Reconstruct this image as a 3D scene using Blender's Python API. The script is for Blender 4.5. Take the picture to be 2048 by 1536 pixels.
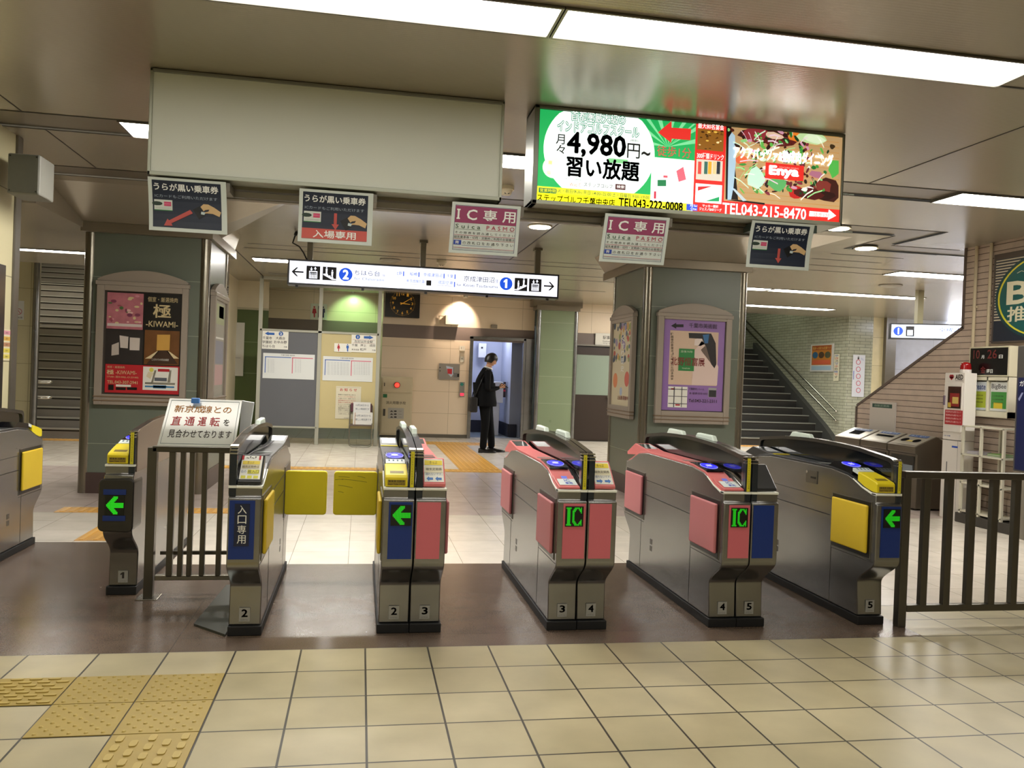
import bpy, math, random
from mathutils import Vector, Matrix
import numpy as np
random.seed(7)
for o in list(bpy.data.objects): bpy.data.objects.remove(o)
SC = bpy.context.scene
COL = SC.collection
# ------------------------------------------------------------------ camera
FPX, YAW, PITCH, ROLL, H = 1672.89, 0.178668, -0.010422, 0.037232, 1.345
cy_, sy_ = math.cos(YAW), math.sin(YAW); cp_, sp_ = math.cos(PITCH), math.sin(PITCH)
FW = np.array([sy_*cp_, cy_*cp_, sp_]); RT = np.array([cy_, -sy_, 0.0]); UP = np.cross(RT, FW)
CR = math.cos(ROLL)*RT + math.sin(ROLL)*UP; CU = -math.sin(ROLL)*RT + math.cos(ROLL)*UP
cam = bpy.data.cameras.new('camera'); camo = bpy.data.objects.new('camera', cam); COL.objects.link(camo)
cam.sensor_width = 36.0; cam.lens = FPX/2048*36.0; cam.clip_start = 0.05; cam.clip_end = 200
camo.matrix_world = Matrix(((CR[0], CU[0], -FW[0], 0), (CR[1], CU[1], -FW[1], 0), (CR[2], CU[2], -FW[2], H), (0, 0, 0, 1)))
SC.camera = camo
# measuring helpers: a photo pixel seen on a wall plane Y=c, X=c or on the level z=c
def ray(x, y): return (x-1024)/FPX*CR - (y-768)/FPX*CU + FW
def PY(x, y, Yv): d = ray(x, y)*(Yv/ray(x, y)[1]); return (float(d[0]), float(H+d[2]))
def PX(x, y, Xv): d = ray(x, y)*(Xv/ray(x, y)[0]); return (float(d[1]), float(H+d[2]))
def PF(x, y, z=0.0): d = ray(x, y); d = d*((z-H)/d[2]); return (float(d[0]), float(d[1]))
# ------------------------------------------------------------------ world, exposure
W = bpy.data.worlds.new('world'); SC.world = W; W.use_nodes = True
W.node_tree.nodes['Background'].inputs[0].default_value = (0.75, 0.70, 0.60, 1)
W.node_tree.nodes['Background'].inputs[1].default_value = 0.06
SC.view_settings.view_transform = 'Standard'; SC.view_settings.look = 'None'
SC.view_settings.gamma = 1.0; SC.view_settings.use_curve_mapping = False
SC.view_settings.exposure = 0.0
SC.cycles.use_denoising = True; SC.cycles.use_adaptive_sampling = True; SC.cycles.adaptive_threshold = 0.015
SC.cycles.max_bounces = 8; SC.cycles.diffuse_bounces = 4; SC.cycles.glossy_bounces = 4
SC.cycles.sample_clamp_indirect = 6.0
LIGHT = 9.0         # ceiling strip strength, front hall
LIGHT2 = 44.0        # ceiling strip strength, concourse
# ------------------------------------------------------------------ materials
def lin(h):
    h = h.lstrip('#'); c = [int(h[i:i+2], 16)/255 for i in (0, 2, 4)]
    return tuple(v/12.92 if v <= .04045 else ((v+.055)/1.055)**2.4 for v in c) + (1,)
_M = {}
def m(hx, rough=.5, metal=0.0, emit=0.0, noise=0.0, nscale=6.0, alpha=1.0, trans=0.0, spec=.5, stretch=None, coat=0.0):
    k = (hx, rough, metal, emit, noise, nscale, alpha, trans, spec, stretch, coat)
    if k in _M: return _M[k]
    mt = bpy.data.materials.new('surface_'+hx.strip('#')); mt.use_nodes = True; nt = mt.node_tree
    b = nt.nodes['Principled BSDF']; c = lin(hx)
    b.inputs['Base Color'].default_value = c; b.inputs['Roughness'].default_value = rough
    b.inputs['Metallic'].default_value = metal; b.inputs['Specular IOR Level'].default_value = spec
    if coat: b.inputs['Coat Weight'].default_value = coat; b.inputs['Coat Roughness'].default_value = .08
    if trans: b.inputs['Transmission Weight'].default_value = trans; b.inputs['IOR'].default_value = 1.1
    if alpha < 1: b.inputs['Alpha'].default_value = alpha
    if emit: b.inputs['Emission Color'].default_value = c; b.inputs['Emission Strength'].default_value = emit
    if noise:
        tc = nt.nodes.new('ShaderNodeTexCoord'); mp = nt.nodes.new('ShaderNodeMapping'); n = nt.nodes.new('ShaderNodeTexNoise')
        if stretch: mp.inputs['Scale'].default_value = stretch
        n.inputs['Scale'].default_value = nscale; n.inputs['Detail'].default_value = 5
        nt.links.new(tc.outputs['Object'], mp.inputs[0]); nt.links.new(mp.outputs[0], n.inputs['Vector'])
        mx = nt.nodes.new('ShaderNodeMix'); mx.data_type = 'RGBA'
        mx.inputs['A'].default_value = tuple(v*(1-noise) for v in c[:3])+(1,); mx.inputs['B'].default_value = tuple(min(1, v*(1+noise)) for v in c[:3])+(1,)
        nt.links.new(n.outputs['Fac'], mx.inputs['Factor']); nt.links.new(mx.outputs['Result'], b.inputs['Base Color'])
        mr = nt.nodes.new('ShaderNodeMapRange'); mr.inputs['To Min'].default_value = max(.02, rough*(1-noise)); mr.inputs['To Max'].default_value = min(1, rough*(1+noise))
        nt.links.new(n.outputs['Fac'], mr.inputs[0]); nt.links.new(mr.outputs[0], b.inputs['Roughness'])
    _M[k] = mt; return mt
def tiled(name, c1, c2, grout, w, h, mortar, off=(0, 0), plane='xy', rough=.35, offset=0.0, noise=.12, nscale=5.0, bias=0.0, speckle=0.0, spec=.5, bump=0.0):
    mt = bpy.data.materials.new(name); mt.use_nodes = True; nt = mt.node_tree; N = nt.nodes; L = nt.links
    b = N['Principled BSDF']; tc = N.new('ShaderNodeTexCoord'); sp = N.new('ShaderNodeSeparateXYZ'); cb = N.new('ShaderNodeCombineXYZ')
    L.new(tc.outputs['Object'], sp.inputs[0])
    for i, ax in enumerate(plane):
        a = N.new('ShaderNodeMath'); a.operation = 'SUBTRACT'; a.inputs[1].default_value = off[i]
        L.new(sp.outputs['xyz'.index(ax)], a.inputs[0]); L.new(a.outputs[0], cb.inputs[i])
    br = N.new('ShaderNodeTexBrick'); br.offset = offset; br.offset_frequency = 2; br.squash = 1
    br.inputs['Scale'].default_value = 1; br.inputs['Brick Width'].default_value = w; br.inputs['Row Height'].default_value = h
    br.inputs['Mortar Size'].default_value = mortar; br.inputs['Mortar Smooth'].default_value = .1; br.inputs['Bias'].default_value = bias
    br.inputs['Color1'].default_value = lin(c1); br.inputs['Color2'].default_value = lin(c2); br.inputs['Mortar'].default_value = lin(grout)
    L.new(cb.outputs[0], br.inputs['Vector'])
    n = N.new('ShaderNodeTexNoise'); n.inputs['Scale'].default_value = nscale; n.inputs['Detail'].default_value = 6; L.new(tc.outputs['Object'], n.inputs['Vector'])
    mr = N.new('ShaderNodeMapRange'); mr.inputs['From Min'].default_value = .25; mr.inputs['From Max'].default_value = .75
    mr.inputs['To Min'].default_value = 1-noise; mr.inputs['To Max'].default_value = 1+noise*.6; L.new(n.outputs['Fac'], mr.inputs[0])
    mx = N.new('ShaderNodeVectorMath'); mx.operation = 'SCALE'; L.new(br.outputs['Color'], mx.inputs[0]); L.new(mr.outputs[0], mx.inputs['Scale'])
    last = mx.outputs[0]
    if speckle:
        n2 = N.new('ShaderNodeTexNoise'); n2.inputs['Scale'].default_value = 180; n2.inputs['Detail'].default_value = 2; L.new(tc.outputs['Object'], n2.inputs['Vector'])
        m2 = N.new('ShaderNodeMapRange'); m2.inputs['From Min'].default_value = .35; m2.inputs['From Max'].default_value = .65
        m2.inputs['To Min'].default_value = 1-speckle; m2.inputs['To Max'].default_value = 1+speckle; L.new(n2.outputs['Fac'], m2.inputs[0])
        m3 = N.new('ShaderNodeVectorMath'); m3.operation = 'SCALE'; L.new(last, m3.inputs[0]); L.new(m2.outputs[0], m3.inputs['Scale']); last = m3.outputs[0]
    L.new(last, b.inputs['Base Color'])
    rr = N.new('ShaderNodeMapRange'); rr.inputs['To Min'].default_value = rough*.75; rr.inputs['To Max'].default_value = rough*1.3
    L.new(n.outputs['Fac'], rr.inputs[0]); L.new(rr.outputs[0], b.inputs['Roughness']); b.inputs['Specular IOR Level'].default_value = spec
    if bump:
        bp = N.new('ShaderNodeBump'); bp.inputs['Strength'].default_value = bump; bp.inputs['Distance'].default_value = .004; bp.invert = True
        L.new(br.outputs['Fac'], bp.inputs['Height']); L.new(bp.outputs[0], b.inputs['Normal'])
    return mt
def ribbed(name, hx, axis, scale, rough=.25, metal=.35, strength=.12):
    mt = bpy.data.materials.new(name); mt.use_nodes = True; nt = mt.node_tree; N = nt.nodes; L = nt.links; b = N['Principled BSDF']
    b.inputs['Base Color'].default_value = lin(hx); b.inputs['Metallic'].default_value = metal; b.inputs['Roughness'].default_value = rough
    tc = N.new('ShaderNodeTexCoord'); wv = N.new('ShaderNodeTexWave'); wv.wave_type = 'BANDS'; wv.bands_direction = axis; wv.wave_profile = 'SIN'
    wv.inputs['Scale'].default_value = scale; wv.inputs['Distortion'].default_value = .4; wv.inputs['Detail'].default_value = 1
    L.new(tc.outputs['Object'], wv.inputs[0])
    n = N.new('ShaderNodeTexNoise'); mp = N.new('ShaderNodeMapping'); mp.inputs['Scale'].default_value = (.6, 9, 9) if axis == 'Y' else (9, .6, 9)
    n.inputs['Scale'].default_value = 2; L.new(tc.outputs['Object'], mp.inputs[0]); L.new(mp.outputs[0], n.inputs['Vector'])
    ad = N.new('ShaderNodeMath'); ad.operation = 'ADD'; L.new(wv.outputs['Fac'], ad.inputs[0]); L.new(n.outputs['Fac'], ad.inputs[1])
    bp = N.new('ShaderNodeBump'); bp.inputs['Strength'].default_value = strength; bp.inputs['Distance'].default_value = .002
    L.new(ad.outputs[0], bp.inputs['Height']); L.new(bp.outputs[0], b.inputs['Normal'])
    return mt
STEEL = m('#8f8f8e', .25, .92, noise=.2, nscale=3.0, stretch=(1, 1, 4))
STEEL_D = m('#77736a', .34, .85, noise=.15, nscale=5.0)
CHROME = m('#c9c9c4', .16, 1.0)
ALU = m('#a9a89c', .35, .7)
BLACK = m('#141414', .3)
DARK = m('#26282a', .28)
RUBBER = m('#17181a', .55)
PINKB = m('#cf6f6e', .4)
PINKP = m('#cf6a74', .45)
PADPINK = m('#bd7376', .5, noise=.06)
YEL = m('#e2cf1c', .42)
YELP = m('#d8b92a', .5, noise=.08)
BLUE = m('#0b2f7a', .4)
WHITE = m('#e9ebe6', .5)
PAPER = m('#e4e4da', .7)
CREAM = m('#d8cdb0', .5, noise=.05)
CEIL = ribbed('ceiling_panel_metal', '#aba391', 'Y', 14, .27, .40, .10)
CEIL2 = m('#857c6c', .34, .5, noise=.05)
SEAM = m('#2c271f', .7)
GREEN = m('#687064', .32, 0, noise=.05, nscale=2.0)
# ------------------------------------------------------------------ mesh builder
class MB:
    def __init__(s): s.v = []; s.f = []; s.mi = []; s.mats = []; s.sm = []
    def _m(s, mt):
        if mt not in s.mats: s.mats.append(mt)
        return s.mats.index(mt)
    def poly(s, pts, mt, faces=None, smooth=False):
        b = len(s.v); s.v += [tuple(p) for p in pts]; k = s._m(mt)
        for f in (faces or [list(range(len(pts)))]): s.f.append([b+i for i in f]); s.mi.append(k); s.sm.append(smooth)
    def box(s, x0, x1, y0, y1, z0, z1, mt):
        P = [(x, y, z) for z in (z0, z1) for y in (y0, y1) for x in (x0, x1)]
        s.poly(P, mt, [(0, 2, 3, 1), (4, 5, 7, 6), (0, 1, 5, 4), (2, 6, 7, 3), (0, 4, 6, 2), (1, 3, 7, 5)])
    def prism(s, pts, a0, a1, mt, axis='x'):
        # pts in the plane across axis; x:(y,z)  y:(x,z)  z:(x,y)
        n = len(pts)
        def P(a, p): return (a, p[0], p[1]) if axis == 'x' else ((p[0], a, p[1]) if axis == 'y' else (p[0], p[1], a))
        s.poly([P(a0, p) for p in pts]+[P(a1, p) for p in pts], mt,
               [list(range(n))[::-1], list(range(n, 2*n))]+[(i, (i+1) % n, n+(i+1) % n, n+i) for i in range(n)])
    def tube(s, pts, r, mt, n=10, cap=True, closed=False):
        pts = [Vector(p) for p in pts]; rings = []; up = None
        rr = r if isinstance(r, (list, tuple)) else [r]*len(pts)
        for i, p in enumerate(pts):
            if closed: t = pts[(i+1) % len(pts)]-pts[i-1]
            else: t = (pts[min(i+1, len(pts)-1)]-pts[max(i-1, 0)])
            t.normalize()
            if up is None: up = Vector((0, 0, 1)) if abs(t.z) < .9 else Vector((1, 0, 0))
            a = t.cross(up).normalized(); bb = a.cross(t).normalized(); up = bb
            rings.append([p+(a*math.cos(2*math.pi*k/n)+bb*math.sin(2*math.pi*k/n))*rr[i] for k in range(n)])
        V = [v for rg in rings for v in rg]; F = []
        R = len(rings)
        for i in range(R if closed else R-1):
            for k in range(n): j = (i+1) % R; F.append((i*n+k, i*n+(k+1) % n, j*n+(k+1) % n, j*n+k))
        s.poly(V, mt, F, smooth=True)
        if cap and not closed:
            s.poly(rings[0][::-1], mt); s.poly(rings[-1], mt)
    def cyl(s, c, r, h, mt, n=24, r2=None, axis='z'):
        r2 = r if r2 is None else r2; A = []; B = []
        for k in range(n):
            ca, sa = math.cos(2*math.pi*k/n), math.sin(2*math.pi*k/n)
            if axis == 'z': A.append((c[0]+r*ca, c[1]+r*sa, c[2])); B.append((c[0]+r2*ca, c[1]+r2*sa, c[2]+h))
            elif axis == 'y': A.append((c[0]+r*ca, c[1], c[2]+r*sa)); B.append((c[0]+r2*ca, c[1]+h, c[2]+r2*sa))
            else: A.append((c[0], c[1]+r*ca, c[2]+r*sa)); B.append((c[0]+h, c[1]+r2*ca, c[2]+r2*sa))
        s.poly(A+B, mt, [(i, (i+1) % n, n+(i+1) % n, n+i) for i in range(n)], smooth=True)
        s.poly(A[::-1], mt); s.poly(B, mt)
    def dome(s, c, r, h, mt, n=20, k=5):
        prev = None
        V = []; F = []
        for i in range(k+1):
            a = math.pi/2*i/k; V += [(c[0]+r*math.cos(a)*math.cos(2*math.pi*j/n), c[1]+r*math.cos(a)*math.sin(2*math.pi*j/n), c[2]+h*math.sin(a)) for j in range(n)]
        for i in range(k):
            for j in range(n): F.append((i*n+j, i*n+(j+1) % n, (i+1)*n+(j+1) % n, (i+1)*n+j))
        s.poly(V, mt, F, smooth=True)
    def sphere(s, c, rx, ry, rz, mt, n=20, k=10):
        V = []; F = []
        for i in range(k+1):
            a = -math.pi/2+math.pi*i/k; V += [(c[0]+rx*math.cos(a)*math.cos(2*math.pi*j/n), c[1]+ry*math.cos(a)*math.sin(2*math.pi*j/n), c[2]+rz*math.sin(a)) for j in range(n)]
        for i in range(k):
            for j in range(n): F.append((i*n+j, i*n+(j+1) % n, (i+1)*n+(j+1) % n, (i+1)*n+j))
        s.poly(V, mt, F, smooth=True)
    def build(s, name, parent=None, bevel=0, seg=2, soft=False):
        me = bpy.data.meshes.new(name); me.from_pydata(s.v, [], s.f)
        if soft: s.sm = [True]*len(s.f); me.update(); me.set_sharp_from_angle(angle=math.radians(28))
        for mt in s.mats: me.materials.append(mt)
        me.polygons.foreach_set('material_index', s.mi); me.polygons.foreach_set('use_smooth', s.sm); me.update()
        o = bpy.data.objects.new(name, me); COL.objects.link(o)
        if parent is not None: attach(o, parent)
        if bevel:
            bm = o.modifiers.new('bevel', 'BEVEL'); bm.width = bevel; bm.segments = seg; bm.limit_method = 'ANGLE'; bm.angle_limit = math.radians(35)
        return o
def wloc(o):
    l = Vector((0, 0, 0))
    while o is not None: l = l+o.location; o = o.parent
    return l
def attach(o, parent):
    o.parent = parent; o.matrix_parent_inverse = Matrix.Translation(-wloc(parent))
    if parent.type == 'MESH': o.matrix_parent_inverse = Matrix.Identity(4) if parent.location.length == 0 and parent.parent is None else Matrix.Translation(Vector((0, 0, 0)))
def tag(o, label, cat, group=None):
    o['label'] = label; o['category'] = cat
    if group: o['group'] = group
    return o
def thing(name, label, cat, loc, group=None):
    o = bpy.data.objects.new(name, None); COL.objects.link(o); o.location = loc; o.empty_display_size = .1
    return tag(o, label, cat, group)
def structure(o): o['kind'] = 'structure'; return o
def B1(x0, x1, y0, y1, z0, z1, mt): b = MB(); b.box(x0, x1, y0, y1, z0, z1, mt); return b
# ------------------------------------------------------------------ flat printing (posters, signs, lettering)
_TX = {}
def glyphs(txt, bold):
    k = (txt, bold)
    if k in _TX: return _TX[k]
    if bold > .026:      # heavier strokes: the same outlines shifted all round
        v, f, bb = glyphs(txt, 0); V = []; F = []
        for a in range(6):
            dx, dy = bold*math.cos(a*math.pi/3), bold*math.sin(a*math.pi/3); n = len(V)
            V += [(p[0]+dx, p[1]+dy, p[2]) for p in v]; F += [[n+i for i in q] for q in f]
        _TX[k] = (V, F, bb); return _TX[k]
    cu = bpy.data.curves.new('t', 'FONT'); cu.body = txt; cu.size = 1; cu.resolution_u = 2; cu.offset = bold*.8
    ob = bpy.data.objects.new('t', cu); COL.objects.link(ob); dg = bpy.context.evaluated_depsgraph_get(); dg.update()
    me = bpy.data.meshes.new_from_object(ob.evaluated_get(dg))
    v = [tuple(p.co) for p in me.vertices]; f = [list(p.vertices) for p in me.polygons]
    bpy.data.objects.remove(ob); bpy.data.curves.remove(cu); bpy.data.meshes.remove(me)
    xs = [p[0] for p in v] or [0, 1]; ys = [p[1] for p in v] or [0, 1]
    _TX[k] = (v, f, (min(xs), max(xs), min(ys), max(ys))); return _TX[k]
class PR:
    """prints on the plane O + u*U + v*V, raised along N layer by layer; px() measures photo pixels on it"""
    def __init__(s, kind, c, zoom=None, depth=0.0006, sgn=None):
        # kind 'Y': wall facing -Y at Y=c (u=X, v=Z); 'X': facing -X (or +X when sgn=1) at X=c (u=Y, v=Z)
        s.kind = kind; s.c = c; s.z = zoom or (0, 0, 1); s.g = MB(); s.t = MB(); s.d = depth
        s.sgn = sgn if sgn is not None else -1; s.layer = 1
    def P(s, u, v, l=None):
        l = s.layer if l is None else l; off = s.sgn*s.d*l
        return (u, s.c+off, v) if s.kind == 'Y' else (s.c+off, u, v)
    def px(s, x, y):
        x = s.z[0]+x/s.z[2]; y = s.z[1]+y/s.z[2]
        return PY(x, y, s.c) if s.kind == 'Y' else PX(x, y, s.c)
    def up(s): s.layer += 1; return s
    def quad(s, u0, v0, u1, v1, mt): s.g.poly([s.P(u0, v0), s.P(u1, v0), s.P(u1, v1), s.P(u0, v1)], mt)
    def pquad(s, x0, y0, x1, y1, mt):      # pixel box, measured through its middle lines
        cx, cy = (x0+x1)/2, (y0+y1)/2
        s.quad(s.px(x0, cy)[0], s.px(cx, y1)[1], s.px(x1, cy)[0], s.px(cx, y0)[1], mt)
    def ppoly(s, pts, mt): s.g.poly([s.P(*s.px(*p)) for p in pts], mt)
    def poly(s, pts, mt): s.g.poly([s.P(*p) for p in pts], mt)
    def circ(s, u, v, r, mt, n=28, rv=None): s.g.poly([s.P(u+r*math.cos(2*math.pi*k/n), v+(rv or r)*math.sin(2*math.pi*k/n)) for k in range(n)], mt)
    def pcirc(s, x, y, rpx, mt, n=28, ry=None):
        u, v = s.px(x, y); r = abs(s.px(x+rpx, y)[0]-u); rv = abs(s.px(x, y+(ry or rpx))[1]-v); s.circ(u, v, r, mt, n, rv)
    def text(s, txt, u0, u1, v0, v1, mt, bold=0.0, flip=False):
        v, f, _ = glyphs(txt, bold); (a, b, c, d) = glyphs(txt, 0.0)[2]
        if not f: return
        w = (b-a) or 1; h = (d-c) or 1
        s.t.poly([s.P(u0+(p[0]-a)/w*(u1-u0), v0+(p[1]-c)/h*(v1-v0)) for p in v], mt, f)
    def ptext(s, txt, x0, y0, x1, y1, mt, bold=0.0):
        cx, cy = (x0+x1)/2, (y0+y1)/2
        s.text(txt, s.px(x0, cy)[0], s.px(x1, cy)[0], s.px(cx, y1)[1], s.px(cx, y0)[1], mt, bold)
    def done(s, parent, gname='printed_face', tname='lettering'):
        r = []
        if s.g.f: r.append(s.g.build(gname, parent))
        if s.t.f: r.append(s.t.build(tname, parent))
        return r
def smear(pr, txt, u0, u1, v0, v1, rows, mt, fill=.62):
    h = (v1-v0)/rows
    for i in range(rows): pr.text(txt, u0, u1, v1-h*(i+1)+h*(1-fill)/2, v1-h*i-h*(1-fill)/2, mt)
# ================================================================== THE SETTING
ZC = 2.92; ZL = 2.66
TX0, TY0 = -0.835, 4.086
F_CREAM = tiled('floor_cream_tile', '#bcb291', '#b0a684', '#3d3a33', .3, .3, .0045, (TX0, TY0), rough=.33, noise=.17, nscale=4.0)
F_BROWN = tiled('floor_brown_granite', '#65564a', '#5e4f44', '#403329', 30, .4, .0018, (-.835, 4.28), rough=.24, noise=.14, speckle=.16)
F_LOB = tiled('floor_light_tile', '#ded7ca', '#d6cec0', '#8b8272', .4, .4, .0018, (-.044, 5.867), rough=.22, noise=.07, speckle=.04)
F_LIL = tiled('floor_lilac_tile', '#c8bbb3', '#bfb1aa', '#7b6f68', .4, .4, .0018, (-.044, 5.867), rough=.22, noise=.07, speckle=.05)
F_BLU = tiled('floor_bluegrey_tile', '#8c99a3', '#83919c', '#5a646d', .3, .3, .006, (0, 0), rough=.3, noise=.1)
fl = MB()
def fq(x0, x1, y0, y1, mt, z=0): fl.poly([(x0, y0, z), (x1, y0, z), (x1, y1, z), (x0, y1, z)], mt)
FE = 4.086; BR = 5.867
fq(-9, 12, -7, FE, F_CREAM); fq(3.08, 12, FE, 4.69, F_CREAM)
fq(-9, 3.08, FE, BR, F_BROWN); fq(-9, -1.22, BR, 6.6, F_BROWN)
fq(3.08, 12, 4.69, BR, F_LOB); fq(-1.22, 12, BR, 6.6, F_LOB); fq(-9, 12, 6.6, 7.88, F_LOB)
fq(-9, 12, 7.88, 11.3, F_LIL); fq(-9, 14, 11.3, 16.4, F_LOB); fq(-2.3, .45, 16.4, 21.2, F_BLU); fq(.45, 14, 16.4, 17.6, F_LOB); fq(.45, 14, 17.6, 21, F_BLU)
structure(fl.build('floor'))
# ceiling: panels between the service strips
STR = [(3.49, 3.80), (5.87, 6.27), (7.41, 7.77)]
ce = MB(); st = MB(); sm = MB()
def cq(pts, mt=CEIL, b=ce): b.poly(pts, mt)
def cz(x0, x1, y0, y1, z=ZC, mt=CEIL): ce.poly([(x0, y0, z), (x0, y1, z), (x1, y1, z), (x1, y0, z)], mt)
XL, XR = -9.0, 14.0
cz(XL, XR, -7, 3.49); cz(XL, XR, 3.80, 5.87); cz(XL, XR, 6.27, 7.41); cz(XL, -1.78, 3.49, 3.8); cz(3.15, XR, 3.49, 3.8)
cz(XL, XR, 5.87, 6.27, ZC+.012, CEIL2)
cz(XL, 5.66, 7.41, 7.77, ZC+.012, CEIL2); cz(5.66, XR, 7.41, 7.77)
cz(5.33, 5.66, 7.77, 8.30, ZC+.012, CEIL2); cz(5.33, XR, 8.30, 8.68, ZC+.012, CEIL2); cz(5.66, XR, 7.77, 8.30)
# behind the third strip: flat centre bay, folded panels coming down to the pillars
cz(-2.78, 5.33, 7.77, 8.0)
cq([(-.63, 8.0, ZC), (-1.5, 9.6, ZC), (2.95, 9.6, ZC), (2.2, 8.0, ZC)])
cq([(-2.78, 8.0, ZC), (-2.78, 9.0, 2.72), (-1.56, 9.0, 2.72), (-.63, 8.0, ZC)])
cq([(-.63, 8.0, ZC), (-1.56, 9.0, 2.72), (-1.56, 9.6, 2.72), (-1.5, 9.6, ZC)])
cq([(2.2, 8.0, ZC), (3.10, 9.0, 2.72), (4.36, 9.0, 2.72), (5.0, 8.0, ZC)])
cq([(2.2, 8.0, ZC), (2.95, 9.6, ZC), (3.10, 9.6, 2.72), (3.10, 9.0, 2.72)])
cq([(5.0, 8.0, ZC), (4.36, 9.0, 2.72), (4.36, 9.6, ZC)]); cq([(5.0, 8.0, ZC), (4.36, 9.6, ZC), (5.33, 9.6, ZC), (5.33, 8.0, ZC)])
cz(5.33, XR, 8.68, 9.6)
cq([(-1.56, 9.6, 2.72), (-1.56, 10.6, 2.72), (-1.5, 10.6, ZC), (-1.5, 9.6, ZC)]); cq([(3.10, 9.6, 2.72), (2.95, 9.6, ZC), (2.95, 10.6, ZC), (3.10, 10.6, 2.72)])
cq([(4.36, 9.0, 2.72), (4.36, 10.6, 2.72), (4.36, 10.6, ZC), (4.36, 9.6, ZC)])
cz(-1.5, 2.95, 9.6, 10.6); cz(4.36, XR, 9.6, 10.6); cq([(-2.78, 10.6, 2.72), (-1.56, 10.6, 2.72), (-1.56, 10.6, ZC), (-2.78, 10.6, ZC)]); cq([(3.1, 10.6, 2.72), (4.36, 10.6, 2.72), (4.36, 10.6, ZC), (3.1, 10.6, ZC)])
cz(-2.78, XR, 10.6, 17.35)
# low ceiling on the left side behind the left wall
cq([(XL, 7.77, ZL), (XL, 12.6, ZL), (-2.78, 12.6, ZL), (-2.78, 7.77, ZL)])
cq([(XL, 7.77, ZL), (-2.78, 7.77, ZL), (-2.78, 7.77, ZC), (XL, 7.77, ZC)])
cq([(-2.78, 7.77, ZL), (-2.78, 17.35, ZL), (-2.78, 17.35, ZC), (-2.78, 7.77, ZC)])
cz(-2.3, -1.7, 17.35, 21.2, 3.25); cz(-1.7, .47, 15.3, 21.2, 3.25, CREAM); cq([(XL, 12.6, ZL), (-2.78, 12.6, ZL), (-2.78, 12.6, 5.2), (XL, 12.6, 5.2)])
structure(ce.build('ceiling'))
# dark seams
def seamx(x, y0, y1, w=.006, z=ZC-.001): sm.box(x-w, x+w, y0, y1, z-.002, z, SEAM)
def seamy(y, x0, x1, w=.006, z=ZC-.001): sm.box(x0, x1, y-w, y+w, z-.002, z, SEAM)
for x in (-2.2, 3.78): seamx(x, -7, 3.49, .004); seamx(x, 3.8, 5.87, .004)
for x in (-2.2,): seamx(x, 6.27, 7.41, .004)
seamx(3.78, 6.27, 7.41, .003)
for a, b in ((3.49, 3.80), (5.87, 6.27), (7.41, 7.77)):
    seamy(a, XL, XR if a < 7 else 5.66, .008); seamy(b, XL, XR if a < 7 else 5.33, .008)
seamx(5.33, 7.77, 8.68, .008); seamx(5.66, 7.41, 8.30, .008); seamy(8.30, 5.66, 6.5, .008); seamy(8.68, 5.33, 6.5, .008)
seamy(9.07, 5.4, 6.35, .006); seamy(9.5, 5.4, 6.35, .006); seamy(10.0, 5.0, 7.0, .008); seamy(10.45, 4.4, 7.0, .008)
seamx(1.94, 8.0, 11.3, .006); seamy(11.25, -1.5, 3.6, .008); seamx(-1.75, 10.7, 15.3, .006)
for a, b in ((11.6, 11.72), (12.55, 12.65), (13.1, 13.2), (14.6, 14.7)): seamy((a+b)/2, -1.6, 4.3, .01)
s_ = MB(); 
o = sm.build('trim_1'); structure(o)
# fascia bands on top of the pillars
tb = MB()
tb.box(-2.80, -1.54, 8.98, 10.62, 2.625, 2.722, CEIL2); tb.box(3.08, 4.38, 8.98, 10.62, 2.625, 2.722, CEIL2)
structure(tb.build('trim_2', bevel=.004))
# ---------------- walls
GT = tiled('wall_green_tile', '#aaac9a', '#9fa28f', '#63665a', .26, .068, .004, plane='yz', rough=.18, noise=.12, nscale=2, offset=.5, bump=.4)
GTx = tiled('wall_green_tile_front', '#aaac9a', '#9fa28f', '#63665a', .26, .068, .004, plane='xz', rough=.18, noise=.12, nscale=2, offset=.5, bump=.4)
BT = tiled('wall_brick_tile', '#c6b5a6', '#bca998', '#5e4f46', 40, .067, .004, off=(0, .01), plane='yz', rough=.45, noise=.12, nscale=9, offset=0.0, speckle=.05, bump=.5)
PANEL = tiled('wall_cream_panel', '#dccab0', '#d9c7ac', '#9c8b6c', 1.5, .45, .003, off=(.3, .05), plane='xz', rough=.30, noise=.03, nscale=1)
PANEL_L = tiled('wall_cream_panel_left', '#bdb693', '#b9b28f', '#7d775f', 3, .60, .004, off=(0, .11), plane='yz', rough=.45, noise=.03, nscale=1)
PANEL_LF = tiled('wall_cream_panel_leftback', '#bdb693', '#b9b28f', '#8a8468', .9, .62, .004, off=(0, .0), plane='xz', rough=.4, noise=.03, nscale=1)
GPAN = tiled('green_panel', '#7d8b6c', '#788768', '#a3ab92', 3, .56, .003, off=(.0, .23), plane='xz', rough=.3, noise=.04, nscale=1)
BANDM = m('#6f625a', .5)
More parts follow.
